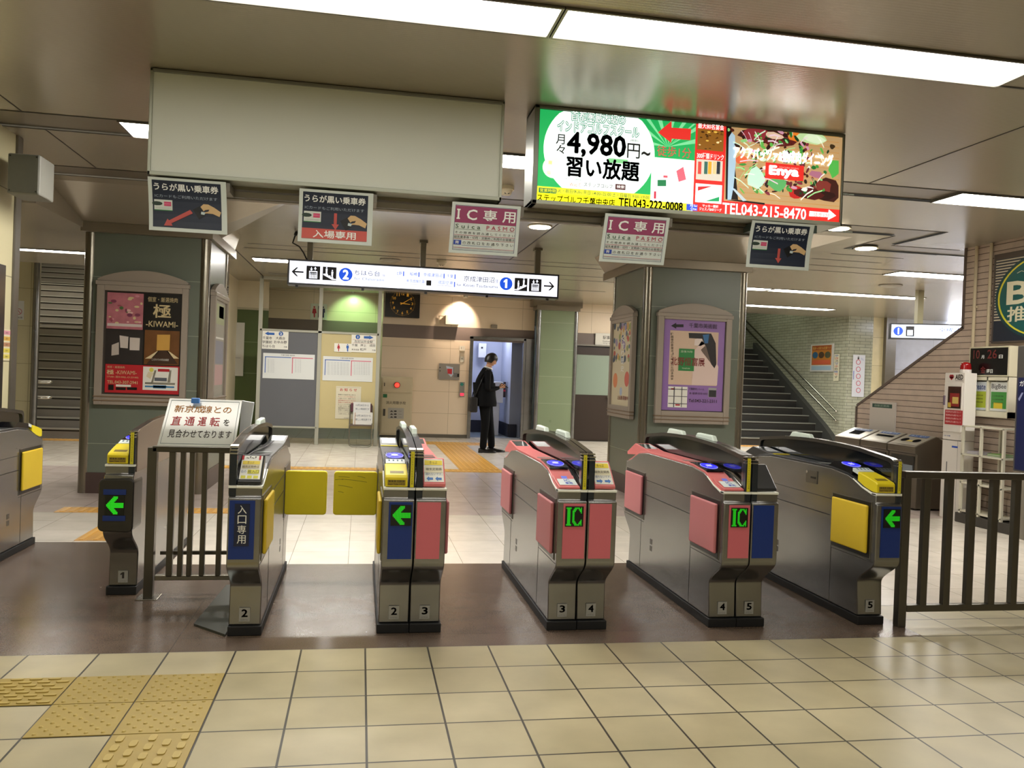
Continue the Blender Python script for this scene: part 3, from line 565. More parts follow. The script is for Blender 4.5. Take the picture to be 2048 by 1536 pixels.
def gate_half(t, xi, s, dy, near, cover, panel, number, disp=None, side=None, pad=YELP, plate_text=None, single=False, far='wedge', pads=True, bump_y=5.25, wide=False, detail=True):
    """one machine; xi = hood side, s = +1/-1 direction of the lane, W wide"""
    Wd = .156
    def X(a): return xi+s*a
    def xs(a, b): a, b = X(a), X(b); return (min(a, b), max(a, b))
    def shift(P): return [(y+dy, z) for y, z in P]
    b = MB(); x0, x1 = xs(.002, Wd); b.prism(shift(pbody()), x0, x1, STEEL); b.build('cabinet', t, bevel=.005, soft=True)
    b = MB(); x0, x1 = xs(-.0, Wd+.008); b.box(x0, x1, 4.305+dy, 2*CY-4.305+dy, 0, .048, RUBBER); b.build('kick_plate', t, bevel=.004)
    # top cover
    top = [(4.235, .765), (4.31, .787), (4.40, .822), (4.47, .845), (4.65, .865)]
    b = MB(); x0, x1 = xs(.036, Wd-.004); prof = shift(top+mir(top)); low = [(y, z-.03) for y, z in prof][::-1]
    b.prism(prof+low, x0, x1, cover); b.build('top_cover', t, bevel=.003)
    # white rim round the front
    b = MB(); x0, x1 = xs(.036, Wd+.002); b.box(x0, x1, 4.188+dy, 4.235+dy, .752, .765, m('#eef0e6', .3)); xr0, xr1 = xs(Wd-.004, Wd+.002); b.prism(shift([(4.19, .75), (4.235, .752), (4.33, .778), (4.42, .815), (4.42, .823), (4.33, .788), (4.235, .765), (4.19, .765)]), xr0, xr1, m('#eef0e6', .3)); b.build('edge_trim', t, bevel=.003)
    def terminal(kind, fn, nm):
        # fn maps (y,z) for the near or the far end; polygons in local near coordinates
        x0, x1 = xs(.038, Wd-.006); b = MB()
        if kind == 'insert':
            b.prism(fn([(4.196, .768), (4.196, .815), (4.21, .826), (4.30, .848), (4.385, .864), (4.385, .80), (4.24, .768)]), x0, x1, YEL); o = b.build('ticket_slot_unit', t, bevel=.005)
            c = MB(); xa, xb = xs(.058, Wd-.03); c.prism(fn([(4.232, .8325), (4.262, .840), (4.262, .832), (4.232, .824)]), xa, xb, m('#7d6a10', .5)); c.build('slot', o)
            c = MB(); xa, xb = xs(.05, Wd-.018); c.prism(fn([(4.1945, .775), (4.1945, .803), (4.1965, .803), (4.1965, .775)]), xa, xb, m('#a08a2a', .5)); lb = c.build('instruction_label', o)
            if nm: 
                pr = PR('Y', 4.193+dy); pr.text('乗車券 回数券', min(xa, xb)+.004, max(xa, xb)-.004, .791, .801, INK, .01); pr.text('Insert Ticket 入れる', min(xa, xb)+.004, max(xa, xb)-.004, .777, .788, INK, .01); pr.done(lb)
            c = MB(); xa, xb = xs(.045, Wd-.012); c.prism(fn([(4.385, .866), (4.445, .880), (4.445, .860), (4.385, .845)]), xa, xb, m('#cfd8d6', .4)); w = c.build('guide_strip', t)
            c = MB()
            for k in range(4):
                xx = .056+k*.022; xa, xb = xs(xx, xx+.008); c.prism(fn([(4.415, .8742), (4.436, .8790), (4.436, .8770), (4.415, .8722)]), xa, xb, m('#28536b', .5))
            c.build('guide_mark', w)
        if kind == 'notice':
            wl = [(4.198, .770), (4.198, .785), (4.33, .900), (4.352, .900), (4.36, .862), (4.24, .770)]
            b.prism(fn(wl), x0, x1, cover); o = b.build('notice_wedge', t, bevel=.004)
            if nm and number is not None and cover is not DARK or nm and side == 'paper':
                xa, xb = xs(.044, Wd-.014); A, Bx = min(xa, xb), max(xa, xb)
                P0 = Vector((0, 4.205+dy, .791)); Dv = Vector((0, .122, .1063)); off = Vector((0, -.0009, .001))
                c = MB(); tx = MB()
                def q(u0, u1, v0, v1, mt, l=1):
                    f = lambda u, v: tuple(Vector((A+(Bx-A)*u, 0, 0))+P0+Dv*v+off*l)
                    c.poly([f(u0, v0), f(u1, v0), f(u1, v1), f(u0, v1)], mt)
                def w(txt, u0, u1, v0, v1, mt, bold=0.0):
                    V, Fc, (a, bb, cc, d) = glyphs(txt, bold); ww = (bb-a) or 1; hh = (d-cc) or 1
                    tx.poly([tuple(Vector((A+(Bx-A)*(u0+(p[0]-a)/ww*(u1-u0)), 0, 0))+P0+Dv*(v0+(p[1]-cc)/hh*(v1-v0))+off*3) for p in V], mt, Fc)
                q(0, 1, .02, .98, PAPER)
                if side == 'paper':
                    q(.06, .9, .62, .76, m('#d9c23a', .5), 2); q(.06, .9, .45, .6, m('#cfc49c', .5), 2); q(.36, .92, .24, .40, m('#d9d23a', .5), 2); q(.0, .1, .8, .98, RED, 2); q(.82, .92, .8, .98, RED, 2)
                    for k in range(3): q(.08+k*.3, .3+k*.3, .05, .16, m('#cdc83a', .5), 2)
                    w('きっぷ', .3, .62, .64, .74, INK); w('磁気定期券は', .08, .88, .47, .57, INK); w('右の', .05, .3, .26, .38, m('#4a5a86', .5)); w('投入口', .38, .9, .26, .38, INK)
                    w('~▾~▾', .2, .7, .84, .94, INK)
                else:
                    q(.04, .96, .72, .92, m('#e0c92e', .5), 2); q(.04, .96, .40, .66, m('#d6cfb0', .5), 2); w('きっぷ', .3, .7, .76, .88, INK); w('磁気定期券', .1, .92, .48, .60, INK); w('通れないです。', .06, .94, .28, .38, m('#5a6a86', .5))
                    for k in (.1, .55):
                        f = lambda u, v: tuple(Vector((A+(Bx-A)*u, 0, 0))+P0+Dv*v+off*2)
                        d = 1 if s > 0 and xi > .9 else -1
                        L = [(k, .10), (k+.2, .10), (k+.2, .04), (k+.34, .15), (k+.2, .24), (k+.2, .19), (k, .19)]
                        if d < 0: L = [(2*k+.34-u, v) for u, v in L]
                        c.poly([f(*p) for p in L], m('#3f73b8', .5))
                c.build('paper', o); tx.build('lettering', o)
        if kind == 'ic':
            c = MB(); xa, xb = xs(.04, Wd-.008); c.prism(fn([(4.198, .768), (4.198, .778), (4.235, .785), (4.31, .80), (4.36, .82), (4.36, .78), (4.24, .765)]), x0, x1, cover); o = c.build('front_cover', t, bevel=.003)
            if nm:
                A, Bx = min(xs(.044, Wd-.016)), max(xs(.044, Wd-.016)); c = MB(); tx = MB()
                f = lambda u, v, l: (A+(Bx-A)*u, 4.225+dy+.08*v, .7845+.0215*v+.001*l)
                c.poly([f(0, 0, 1), f(1, 0, 1), f(1, 1, 1), f(0, 1, 1)], m('#d8e0dc', .4)); c.poly([f(.3, 1, 2), f(.62, 1, 2), f(.62, 1.35, 5), f(.3, 1.35, 5)], m('#6f7fe8', .5))
                for txt, u0, u1, v0, v1 in (('IC', .36, .68, .52, .9), ('専用', .36, .76, .1, .45)):
                    V, Fc, (a, bb, cc, d) = glyphs(txt, .015)
                    tx.poly([f(u0+(p[0]-a)/(bb-a)*(u1-u0), v0+(p[1]-cc)/(d-cc)*(v1-v0), 2) for p in V], m('#2a4fb8', .5), Fc)
                c.build('paper', o); tx.build('lettering', o)
        if kind in ('insert', 'ic'):
            c = MB(); xa, xb = xs(.042, Wd-.010); hp = .026 if kind == 'insert' else 0.0; c.prism(fn([(4.445, .844), (4.447, .853+hp), (4.635, .8735+hp), (4.70, .866), (4.47, .84)]), xa, xb, m('#0c0c10', .15)); o = c.build('card_reader', t)
            if detail:
                c = MB(); cx = (xa+xb)/2
                def disk(r, ry, mt, l, a0=0, a1=2*math.pi, rin=0):
                    P = [(cx+r*math.cos(a0+(a1-a0)*k/24), 4.542+dy+ry*math.sin(a0+(a1-a0)*k/24), 0) for k in range(25)]
                    P = [(x, y, .8643+hp+.001*l+(y-dy-4.542)*.109) for x, y, _ in P]; c.poly(P, mt)
                if nm:
                    disk(.047, .068, DISCL, 1); disk(.0445, .065, DISC, 2); disk(.018, .026, DISCL, 3.2)
                    for k in range(4):
                        a = math.pi/4+k*math.pi/2; dx, dyy = math.cos(a), math.sin(a); pp = [(.018*dx-.0015*dyy, .026*dyy+.0015*dx), (.044*dx-.0015*dyy, .064*dyy+.0015*dx), (.044*dx+.0015*dyy, .064*dyy-.0015*dx), (.018*dx+.0015*dyy, .026*dyy-.0015*dx)]
                        c.poly([(cx+u, 4.542+dy+v, .8674+hp+v*.109) for u, v in pp], DISCL)
                    c.build('touch_ring', o)
    near_fn = lambda P: [(y+dy, z) for y, z in P]; far_fn = lambda P: [(2*CY-y+dy, z) for y, z in P]
    terminal(near, near_fn, True); 
    if far != 'insert':
        b = MB(); x0, x1 = xs(.038, Wd-.006); b.prism(shift([(5.40, .864), (5.70, .893), (5.865, .822), (5.865, .80), (5.40, .84)]), x0, x1, cover); o = b.build('far_cover', t, bevel=.003)
        c = MB(); xa, xb = xs(.05, Wd-.018); c.prism(shift([(5.50, .8742), (5.68, .8920), (5.68, .8905), (5.50, .8727)]), xa, xb, m('#3f4644', .12)); c.build('dark_window', o)
        if near == 'insert': c = MB(); xa, xb = xs(.040, Wd-.008); c.prism(shift([(5.36, .866), (5.36, .869), (5.40, .869), (5.40, .866)]), xa, xb, YEL); c.build('yellow_strip', o)
    else: terminal(far, far_fn, False)
    # dark card window strips on the top
    c = MB(); xa, xb = xs(.05, Wd-.02); c.box(xa, xb, 4.66+dy, 4.74+dy, .866, .8675, BLACK); c.box(xa, xb, 4.80+dy, 4.84+dy, .866, .8675, m('#8e9490', .3)); c.build('top_window', t)
    # front panel
    if not wide:
        b = MB(); xa, xb = xs(.010, .128); b.box(xa, xb, 4.176+dy, 4.181+dy, .411, .695, panel); fp = b.build('front_panel', t)
        if disp:
            xa, xb = xs(.022, .118) if disp == 'IC' else xs(.016, .118); xa, xb = min(xa, xb), max(xa, xb); c = MB(); c.box(xa, xb, 4.172+dy, 4.1765+dy, .578, .682, LEDB); dsp = c.build('display', fp)
            bm = IC_BMP if disp == 'IC' else AR_BMP; c = MB(); nx, nz = len(bm[0]), len(bm); w = (xb-xa-.008)/nx; h = (.682-.578-.010)/nz
            for j, row in enumerate(bm):
                for i, ch in enumerate(row):
                    if ch == '#':
                        for a2 in (0, 1):
                            for b2 in (0, 1):
                                u = xa+.004+(i+a2/2)*w; v = .677-(j+b2/2+.5)*h; c.poly([(u+.0004, 4.1712+dy, v), (u+w/2-.0004, 4.1712+dy, v), (u+w/2-.0004, 4.1712+dy, v+h/2-.0006), (u+.0004, 4.1712+dy, v+h/2-.0006)], LED)
            c.build('lit_symbol', dsp)
        if plate_text:
            xa, xb = xs(.035, .105); xa, xb = min(xa, xb), max(xa, xb); c = MB(); c.box(xa, xb, 4.173+dy, 4.1765+dy, .475, .68, m('#1c2440', .25)); lb = c.build('name_plate', fp)
            pr = PR('Y', 4.173+dy)
            for k, ch in enumerate(plate_text): pr.text(ch, (xa+xb)/2-.020, (xa+xb)/2+.020, .632-k*.048, .672-k*.048, WHITE, .005)
            pr.done(lb)
        c = MB(); xa, xb = xs(.006, .146); c.box(xa, xb, 4.2+dy, 4.215+dy, .364, .372, STEEL_D); xa, xb = xs(.03, .11); c.box(xa, xb, 4.27+dy, 4.30+dy, .318, .324, STEEL_D); c.build('lower_seam', t)
    else:
        xa, xb = xs(-.004, .186); b = MB(); x0, x1 = min(xa, xb), max(xa, xb); P = []
        for cx, cz, a0 in ((x1-.03, .69-.03, 0), (x0+.035, .69-.035, 90), (x0+.035, .385+.035, 180), (x1-.03, .385+.03, 270)):
            for k in range(6): a = math.radians(a0+k*18); P.append((cx+.03*math.cos(a), cz+.03*math.sin(a)))
        b.prism(P, 4.165+dy, 4.36+dy, m('#35332f', .32, .3), 'y'); fp = b.build('end_housing', t, bevel=.01, seg=3)
        c = MB(); a_, b_ = (x0+x1)/2-.052, (x0+x1)/2+.048; c.box(a_, b_, 4.160+dy, 4.1655+dy, .618, .655, BLUE) if False else None
        c.box(a_-.01, b_+.008, 4.160+dy, 4.166+dy, .598, .628, BLUE); c.build('colour_band', fp); c = MB(); c.box(a_-.01, b_+.008, 4.160+dy, 4.166+dy, .452, .482, BLUE); c.build('colour_band', fp)
        c = MB(); c.box(a_, b_, 4.158+dy, 4.166+dy, .484, .596, LEDB); dsp = c.build('display', fp); bm = AR_BMP; c = MB(); nx, nz = 16, 14; w = (b_-a_-.004)/nx; h = .100/nz
        for j, row in enumerate(bm):
            for i, ch in enumerate(row):
                if ch == '#': u = a_+.002+i*w; v = .590-(j+1)*h; c.poly([(u, 4.1572+dy, v), (u+w*.94, 4.1572+dy, v), (u+w*.94, 4.1572+dy, v+h*.9), (u, 4.1572+dy, v+h*.9)], LED)
        c.build('lit_symbol', dsp)
    # number plate
    if number is not None:
        xa, xb = xs(.052, .104); xa, xb = min(xa, xb), max(xa, xb); c = MB(); c.box(xa, xb, 4.322+dy, 4.327+dy, .068, .136, m('#a8a8a2', .5)); n_ = c.build('number_plate', t)
        pr = PR('Y', 4.322+dy); nk = m('#2e2a28', .5); xm_ = (xa+xb)/2
        if number == 1: pr.poly([(xm_-.005, .092), (xm_+.007, .092), (xm_+.007, .128), (xm_-.003, .128), (xm_-.014, .119), (xm_-.014, .111), (xm_-.005, .115)], nk)
        else: pr.text(str(number), xa+.013, xb-.012, .092, .128, nk, .03)
        pr.text('GATE No.', xa+.006, xb-.006, .073, .080, m('#7a7a78', .5)); pr.done(n_)
    # arch with dark glass
    def arch(o):
        pts = [(4.222+o, .80), (4.222+o, .925-o), (4.232+o, .948-o), (4.26+o, .958-o), (4.36, .968-o), (4.58, .990-o), (4.82, 1.000-o), (5.03, 1.004-o)]
        return pts+mir(pts)[1:]
    xa, xb = xs(.0015, .034); A_ = shift(arch(0)); I_ = shift(arch(.022)); rim = MB(); n = len(A_)
    A_[0] = (A_[0][0], .755); A_[-1] = (A_[-1][0], .755); I_[0] = (I_[0][0], .755); I_[-1] = (I_[-1][0], .755)
    for i in range(n-1):
        rim.prism([A_[i], A_[i+1], I_[i+1], I_[i]], xa, xb, m('#5d5a55', .22, .8))
    rim.build('hood_rim', t)
    g = MB(); g.prism(I_+[(I_[-1][0], .853), (I_[0][0], .853)], *xs(.010, .022), GLASSD); g.build('hood_glass', t)
    if single:
        g = MB(); g.prism([(y, z-.001) for y, z in A_]+[(A_[-1][0], .72), (A_[0][0], .72)], *xs(-.004, .0012), m('#8f7f70', .3, .5, noise=.08)); g.build('hood_side', t)
    # post front
    p = MB(); xa, xb = xs(.0015, .035); p.box(xa, xb, 4.192+dy, 4.2215+dy, .712, .93, m('#242a30', .25)); p.build('hood_post', t, bevel=.004)
    p = MB(); 
    for z in (.925, .941, .955): p = MB(); p.box(xa-.001, xb+.001, 4.190+dy+(.0 if z < .95 else .012), 4.2225+dy+.004, z-.009, z-.002, CHROME); p.build('post_ring', t)
    p = MB(); p.box(xa-.001, xb+.001, 4.188+dy, 4.2225+dy, .753, .765, m('#eef0e6', .3)); p.build('post_ring', t)
    if near in ('insert', 'ic'):
        p = MB(); c0 = .018; xq, xr = xs(c0-.009, c0+.009); p.box(xq, xr, 4.1895+dy, 4.192+dy, .767, .945, TAPE); tp = p.build('warning_tape', t)
        pr = PR('Y', 4.1895+dy); 
        for k, ch in enumerate('手をふれないでください注意'): pr.text(ch, min(xq, xr)+.005, max(xq, xr)-.005, .925-k*.012, .934-k*.012, m('#5a4a10', .5))
        pr.done(tp)
    # sensor cap
    p = MB(); xa, xb = xs(.003, .034); by = bump_y+dy; zt = .992; p.prism([(by-.15, zt-.004), (by-.115, zt+.034), (by+.11, zt+.036), (by+.15, zt-.002)], xa, xb, m('#cfdcd2', .35)); p.build('sensor_cap', t, bevel=.008, seg=3)
    # side of the lane: recesses, pads, seams
    xf = .1558; xa, xb = xs(xf, xf+.0012); c = MB()
    c.box(xa, xb, 4.645+dy, 5.486+dy, .567, .573, BLACK); c.box(xa, xb, 4.62+dy, 5.49+dy, .668, .671, SEAM); c.box(xa, xb, 4.618+dy, 4.621+dy, .05, .40, SEAM); c.box(xa, xb, 5.49+dy, 5.493+dy, .05, .40, SEAM)
    c.box(xa, xb, 4.20+dy, 4.62+dy, .378, .381, SEAM); c.box(xa, xb, 5.44+dy, 5.86+dy, .378, .381, SEAM)
    for z in (.215, .26): c.box(xa, xb, 5.26+dy, 5.30+dy, z, z+.034, m('#4f4a43', .4))
    c.build('side_seam', t)
    for k, (ya, yb) in enumerate(((4.245, 4.60), (5.46, 5.815))):
        c = MB(); xa, xb = xs(xf-.002, xf+.003); 
        c.box(xa, xb, ya-.022+dy, yb+.022+dy, .392, .712, m('#8a857a', .3, .85)); xa, xb = xs(xf+.003, xf+.0045); c.box(xa, xb, ya-.014+dy, yb+.014+dy, .396, .708, BLACK); rc_ = c.build('pad_recess', t)
        if pads is True or (pads == 'near' and k == 0):
            c = MB(); xa, xb = xs(xf+.004, xf+.022); c.box(xa, xb, ya+dy, yb+dy, .420, .690, pad); c.build('flap_pad', t, bevel=.012, seg=3)
def gate(label, loc, *halves):
    t = thing('ticket_gate', label, 'ticket gate', loc, 'automatic ticket gates')
    for h in halves: gate_half(t, *h[0], **h[1])
    return t
G1 = gate('ticket gate 1 at the left, set farther back, dark rounded front with green arrow', (-1.31, 5.82, 0),
     ((-1.232, -1, .80, 'insert', DARK, BLUE, 1), dict(single=True, wide=True)))
G0 = gate('ticket gate cut by the left edge, only its far end and yellow pad visible', (-2.38, 5.82, 0),
     ((-2.444, 1, .80, 'insert', DARK, BLUE, None), dict(single=True, far='insert')))
G2 = gate('narrow ticket gate 2 with blue front plate reading 入口専用, left of the closed yellow flaps', (-.53, 5.03, 0),
     ((-.609, 1, 0, 'notice', DARK, BLUE, 2), dict(single=True, side='paper', plate_text='入口専用', pads='near')))
G23 = gate('double ticket gate numbered 2 and 3, blue arrow panel beside a plain pink panel', (.285, 5.03, 0),
     ((.286, -1, 0, 'insert', DARK, BLUE, 2), dict(disp='arrow', pads='near', bump_y=5.25)),
     ((.288, 1, 0, 'notice', PINKB, PINKP, 3), dict(pad=PADPINK, bump_y=4.86)))
G34 = gate('double ticket gate numbered 3 and 4 with pink front panels, IC display on its left', (1.177, 5.03, 0),
     ((1.176, -1, 0, 'ic', PINKB, PINKP, 3), dict(disp='IC', pad=PADPINK, bump_y=5.25)),
     ((1.178, 1, 0, 'notice', PINKB, PINKP, 4), dict(pad=PADPINK, bump_y=4.86)))
G45 = gate('double ticket gate numbered 4 and 5, pink IC panel beside a plain dark blue panel', (2.087, 5.03, 0),
     ((2.086, -1, 0, 'ic', PINKB, PINKP, 4), dict(disp='IC', pad=PADPINK, bump_y=5.25)),
     ((2.088, 1, 0, 'notice', DARK, BLUE, 5), dict(bump_y=4.86)))
G5 = gate('ticket gate 5 at the right, large yellow pad on its side, beside the grey railing', (2.90, 5.03, 0),
     ((2.986, -1, 0, 'insert', DARK, BLUE, 5), dict(single=True, disp='arrow', bump_y=5.25)))
c = MB(); c.box(2.826, 2.83, 4.80, 4.93, .735, .815, STEEL_D); lk = c.build('lock_plate', G5); c = MB(); c.box(2.823, 2.826, 4.815, 4.87, .765, .778, BLACK); c.cyl((2.826, 4.915, .80), .010, -.004, CHROME, 12, axis='x'); c.build('lock_handle', lk)
# closed flap doors of lane 2 belong to their gates
def flap(t, x0, x1):
    b = MB(); P = []
    for cx, cz, a0 in ((x1-.02, .668, 0), (x0+.02, .668, 90), (x0+.02, .428, 180), (x1-.02, .428, 270)):
        for k in range(5): a = math.radians(a0+k*22.5); P.append((cx+.02*math.cos(a), cz+.02*math.sin(a)))
    b.prism(P, 5.46, 5.49, m('#efdb22', .45, noise=.05, nscale=8), 'y'); o = b.build('flap_door', t, bevel=.006)
    return o
fd = flap(G2, -.452, -.19); fd2 = flap(G23, -.148, .128)
sc = MB()
for a in ((-.12, .655, -.05, .650), (-.10, .64, .06, .622), (-.12, .60, -.03, .585), (.0, .66, .05, .648), (-.12, .56, -.085, .552), (-.14, .635, -.09, .637)):
    sc.tube([(a[0], 5.4595, a[1]), ((a[0]+a[2])/2, 5.4595, (a[1]+a[3])/2+.002), (a[2], 5.4595, a[3])], .0010, m('#5a4a12', .6), 5)
sc.build('scuff_mark', fd2)
# power cable on gate 2
# foot plate
t = MB(); t.poly([(-.80, 4.49, .012), (-.616, 4.30, .012), (-.616, 5.35, .012), (-.76, 5.27, .012)], m('#5c605c', .3, .7)); t.poly([(-.80, 4.49, 0), (-.616, 4.30, 0), (-.616, 5.35, 0), (-.76, 5.27, 0), (-.80, 4.49, .012), (-.616, 4.30, .012), (-.616, 5.35, .012), (-.76, 5.27, .012)], m('#5c605c', .3, .7), [(0, 1, 5, 4), (1, 2, 6, 5), (2, 3, 7, 6), (3, 0, 4, 7)])
tag(t.build('floor_plate'), 'flat grey metal plate on the brown floor left of gate 2', 'floor plate')
# black cable lying over gate 2
t = MB(); t.tube([(-.525, 5.42, .88), (-.53, 5.2, .875), (-.54, 5.0, .874), (-.565, 4.75, .874), (-.58, 4.55, .868)], .004, BLACK, 8); t.tube([(.235, 5.6, .93), (.24, 5.3, .90), (.235, 5.0, .874), (.25, 4.7, .872), (.262, 4.45, .858)], .003, BLACK, 8) if False else None
tag(t.build('cable'), 'thin black cable lying along the top of gate 2', 'cable')
# ================================================================== RAILINGS
RAIL = m('#5d5a52', .32, .75, noise=.1); RAILT = m('#8d8a80', .25, .85)
t = thing('railing', 'grey metal railing running to the right edge from gate 5', 'railing', (3.5, 4.27, 0), 'grey metal railings')
b = MB(); b.box(3.045, 4.9, 4.245, 4.295, .845, .885, RAIL); b.build('top_rail', t, bevel=.005)
b = MB(); b.box(3.09, 4.9, 4.25, 4.29, .085, .125, RAIL); b.build('bottom_rail', t, bevel=.004)
b = MB(); b.box(3.035, 3.085, 4.245, 4.295, 0, .85, RAIL); b.build('post', t, bevel=.004)
for k in range(12): b = MB(); x = 3.193+k*.1465; b.box(x-.021, x+.021, 4.25, 4.285, .12, .85, RAIL); b.build('bar', t, bevel=.003)
t = thing('railing', 'short grey railing under the white notice between gates 1 and 2', 'railing', (-.9, 5.05, 0), 'grey metal railings')
b = MB(); b.box(-1.15, -.622, 5.02, 5.08, .835, .868, RAIL); b.build('top_rail', t, bevel=.004)
b = MB(); b.box(-1.12, -.622, 5.03, 5.07, .10, .13, RAILT); b.build('bottom_rail', t, bevel=.004)
b = MB(); b.box(-1.12, -.622, 5.16, 5.18, .22, .24, RAIL); b.build('middle_rail', t)
b = MB(); b.box(-1.175, -1.125, 5.02, 5.07, 0, .86, RAIL); b.box(-1.21, -1.09, 4.98, 5.11, 0, .006, RAILT); b.build('post', t, bevel=.003)
for x in (-1.04, -.985, -.935, -.865, -.775, -.70): b = MB(); b.box(x-.014 if x > -1.0 else x-.02, x+.014, 5.03, 5.06, .12, .84, RAIL); b.build('bar', t, bevel=.002)
# notice board on that railing
t = thing('notice_sheet', 'large white notice sheet with orange, red and black writing, leaning on the short railing', 'notice', (-.89, 5.0, .88))
Y0, Z0, Y1, Z1 = 4.99, .875, 5.128, 1.138
b = MB(); V = lambda u, v, l=0: (-1.118+.42*u+(.03*v if u < .5 else .014*v), Y0+(Y1-Y0)*v-.001*l, Z0+(Z1-Z0)*v+.0004*l)
b.poly([V(0, 0), V(1, 0), V(1, 1), V(0, 1), tuple(Vector(V(0, 0))+Vector((0, .006, 0))), tuple(Vector(V(1, 0))+Vector((0, .006, 0))), tuple(Vector(V(1, 1))+Vector((0, .006, 0))), tuple(Vector(V(0, 1))+Vector((0, .006, 0)))], m('#d2d6d0', .12, coat=1.0), [(0, 1, 2, 3), (7, 6, 5, 4), (0, 4, 5, 1), (1, 5, 6, 2), (2, 6, 7, 3), (3, 7, 4, 0)]); sh = b.build('sheet', t)
g = MB(); 
for (u0, v0, u1, v1) in ((.03, .04, .97, .05), (.03, .95, .97, .96), (.03, .04, .035, .96), (.965, .04, .97, .96)): g.poly([V(u0, v0, 1), V(u1, v0, 1), V(u1, v1, 1), V(u0, v1, 1)], m('#5a6a70', .5))
g.build('border_line', sh); tx = MB()
def wr(txt, u0, u1, v0, v1, mt, bold=.01):
    Vv, Fc, (a, bb, cc, d) = glyphs(txt, bold); tx.poly([V(u0+(p[0]-a)/(bb-a)*(u1-u0), v0+(p[1]-cc)/(d-cc)*(v1-v0), 2) for p in Vv], mt, Fc)
wr('新京成線との', .10, .88, .70, .86, m('#c98a3c', .5)); wr('直 通 運 転', .10, .75, .42, .62, m('#c43a44', .5)); wr('を', .80, .88, .44, .58, INK); wr('見合わせております', .10, .93, .17, .34, INK); tx.build('lettering', sh)
b = MB(); b.box(-.96, -.915, 5.075, 5.10, 1.115, 1.145, m('#4a86d8', .5)); tag(b.build('clip', bevel=.004), 'small blue clip on the top edge of the white notice sheet', 'clip')
t = MB(); t.box(-.78, -.60, 5.22, 5.40, .85, 1.12, m('#c9c9c2', .6)); o = tag(t.build('leaflet_box', bevel=.003), 'white leaflet box standing behind the right end of the notice sheet', 'box') if False else None
t = MB(); P = [(-.70, 5.15, .87), (-.65, 5.15, .87), (-.622, 5.15, 1.125), (-.69, 5.15, 1.135)]; t.poly(P+[(p[0]-.0, p[1]+.05, p[2]) for p in P], m('#c2c6c8', .5), [(0, 1, 2, 3), (7, 6, 5, 4), (0, 4, 5, 1), (1, 5, 6, 2), (2, 6, 7, 3), (3, 7, 4, 0)])
tag(t.build('folded_sign'), 'narrow grey white folded sign standing behind the right edge of the notice sheet', 'sign')
# ================================================================== OVERHEAD BOARDS
SY = 4.777; k_ = SY
fr = m('#a9ad9f', .4, .3)
t = thing('blank_signboard', 'large blank pale grey signboard hanging over gates 1 to 3', 'signboard', (-.2, SY, ZC))
x0, x1 = PY(298, 245, SY)[0], PY(1006, 300, SY)[0]; z1 = ZC-.004; z0 = PY(650, 376, SY)[1]
b = MB(); b.box(x0+.012, x1-.012, SY, SY+.20, z0+.012, z1, m('#cfd3c8', .45, noise=.03, nscale=1.5)); b.build('board', t)
b = MB(); b.box(x0, x1, SY-.012, SY+.21, z0, z0+.022, fr); b.box(x0, x1, SY-.012, SY+.21, z1-.018, z1, m('#84857f', .4, .5)); b.box(x0, x0+.016, SY-.012, SY+.21, z0, z1, fr); b.box(x1-.016, x1, SY-.012, SY+.21, z0, z1, fr); b.build('frame', t, bevel=.003)
Z0S = z0
# carrier rails under the boards
t = thing('hanging_rail', 'long beige grey double rail under the two overhead boards carrying the small signs', 'rail', (.8, SY+.16, z0-.05))
b = MB(); xa, xb = PY(298, 360, SY)[0], PY(1640, 440, SY)[0]
b.box(xa, xb, SY+.16, SY+.20, z0-.055, z0-.022, m('#8b8371', .4, .5)); b.box(xa, xb, SY+.12, SY+.20, z0-.018, z0, m('#7b7464', .4, .5)); b.box(xa, xb, SY+.155, SY+.205, z0-.068, z0-.060, m('#7b7464', .4, .5)); b.build('rail_profile', t)
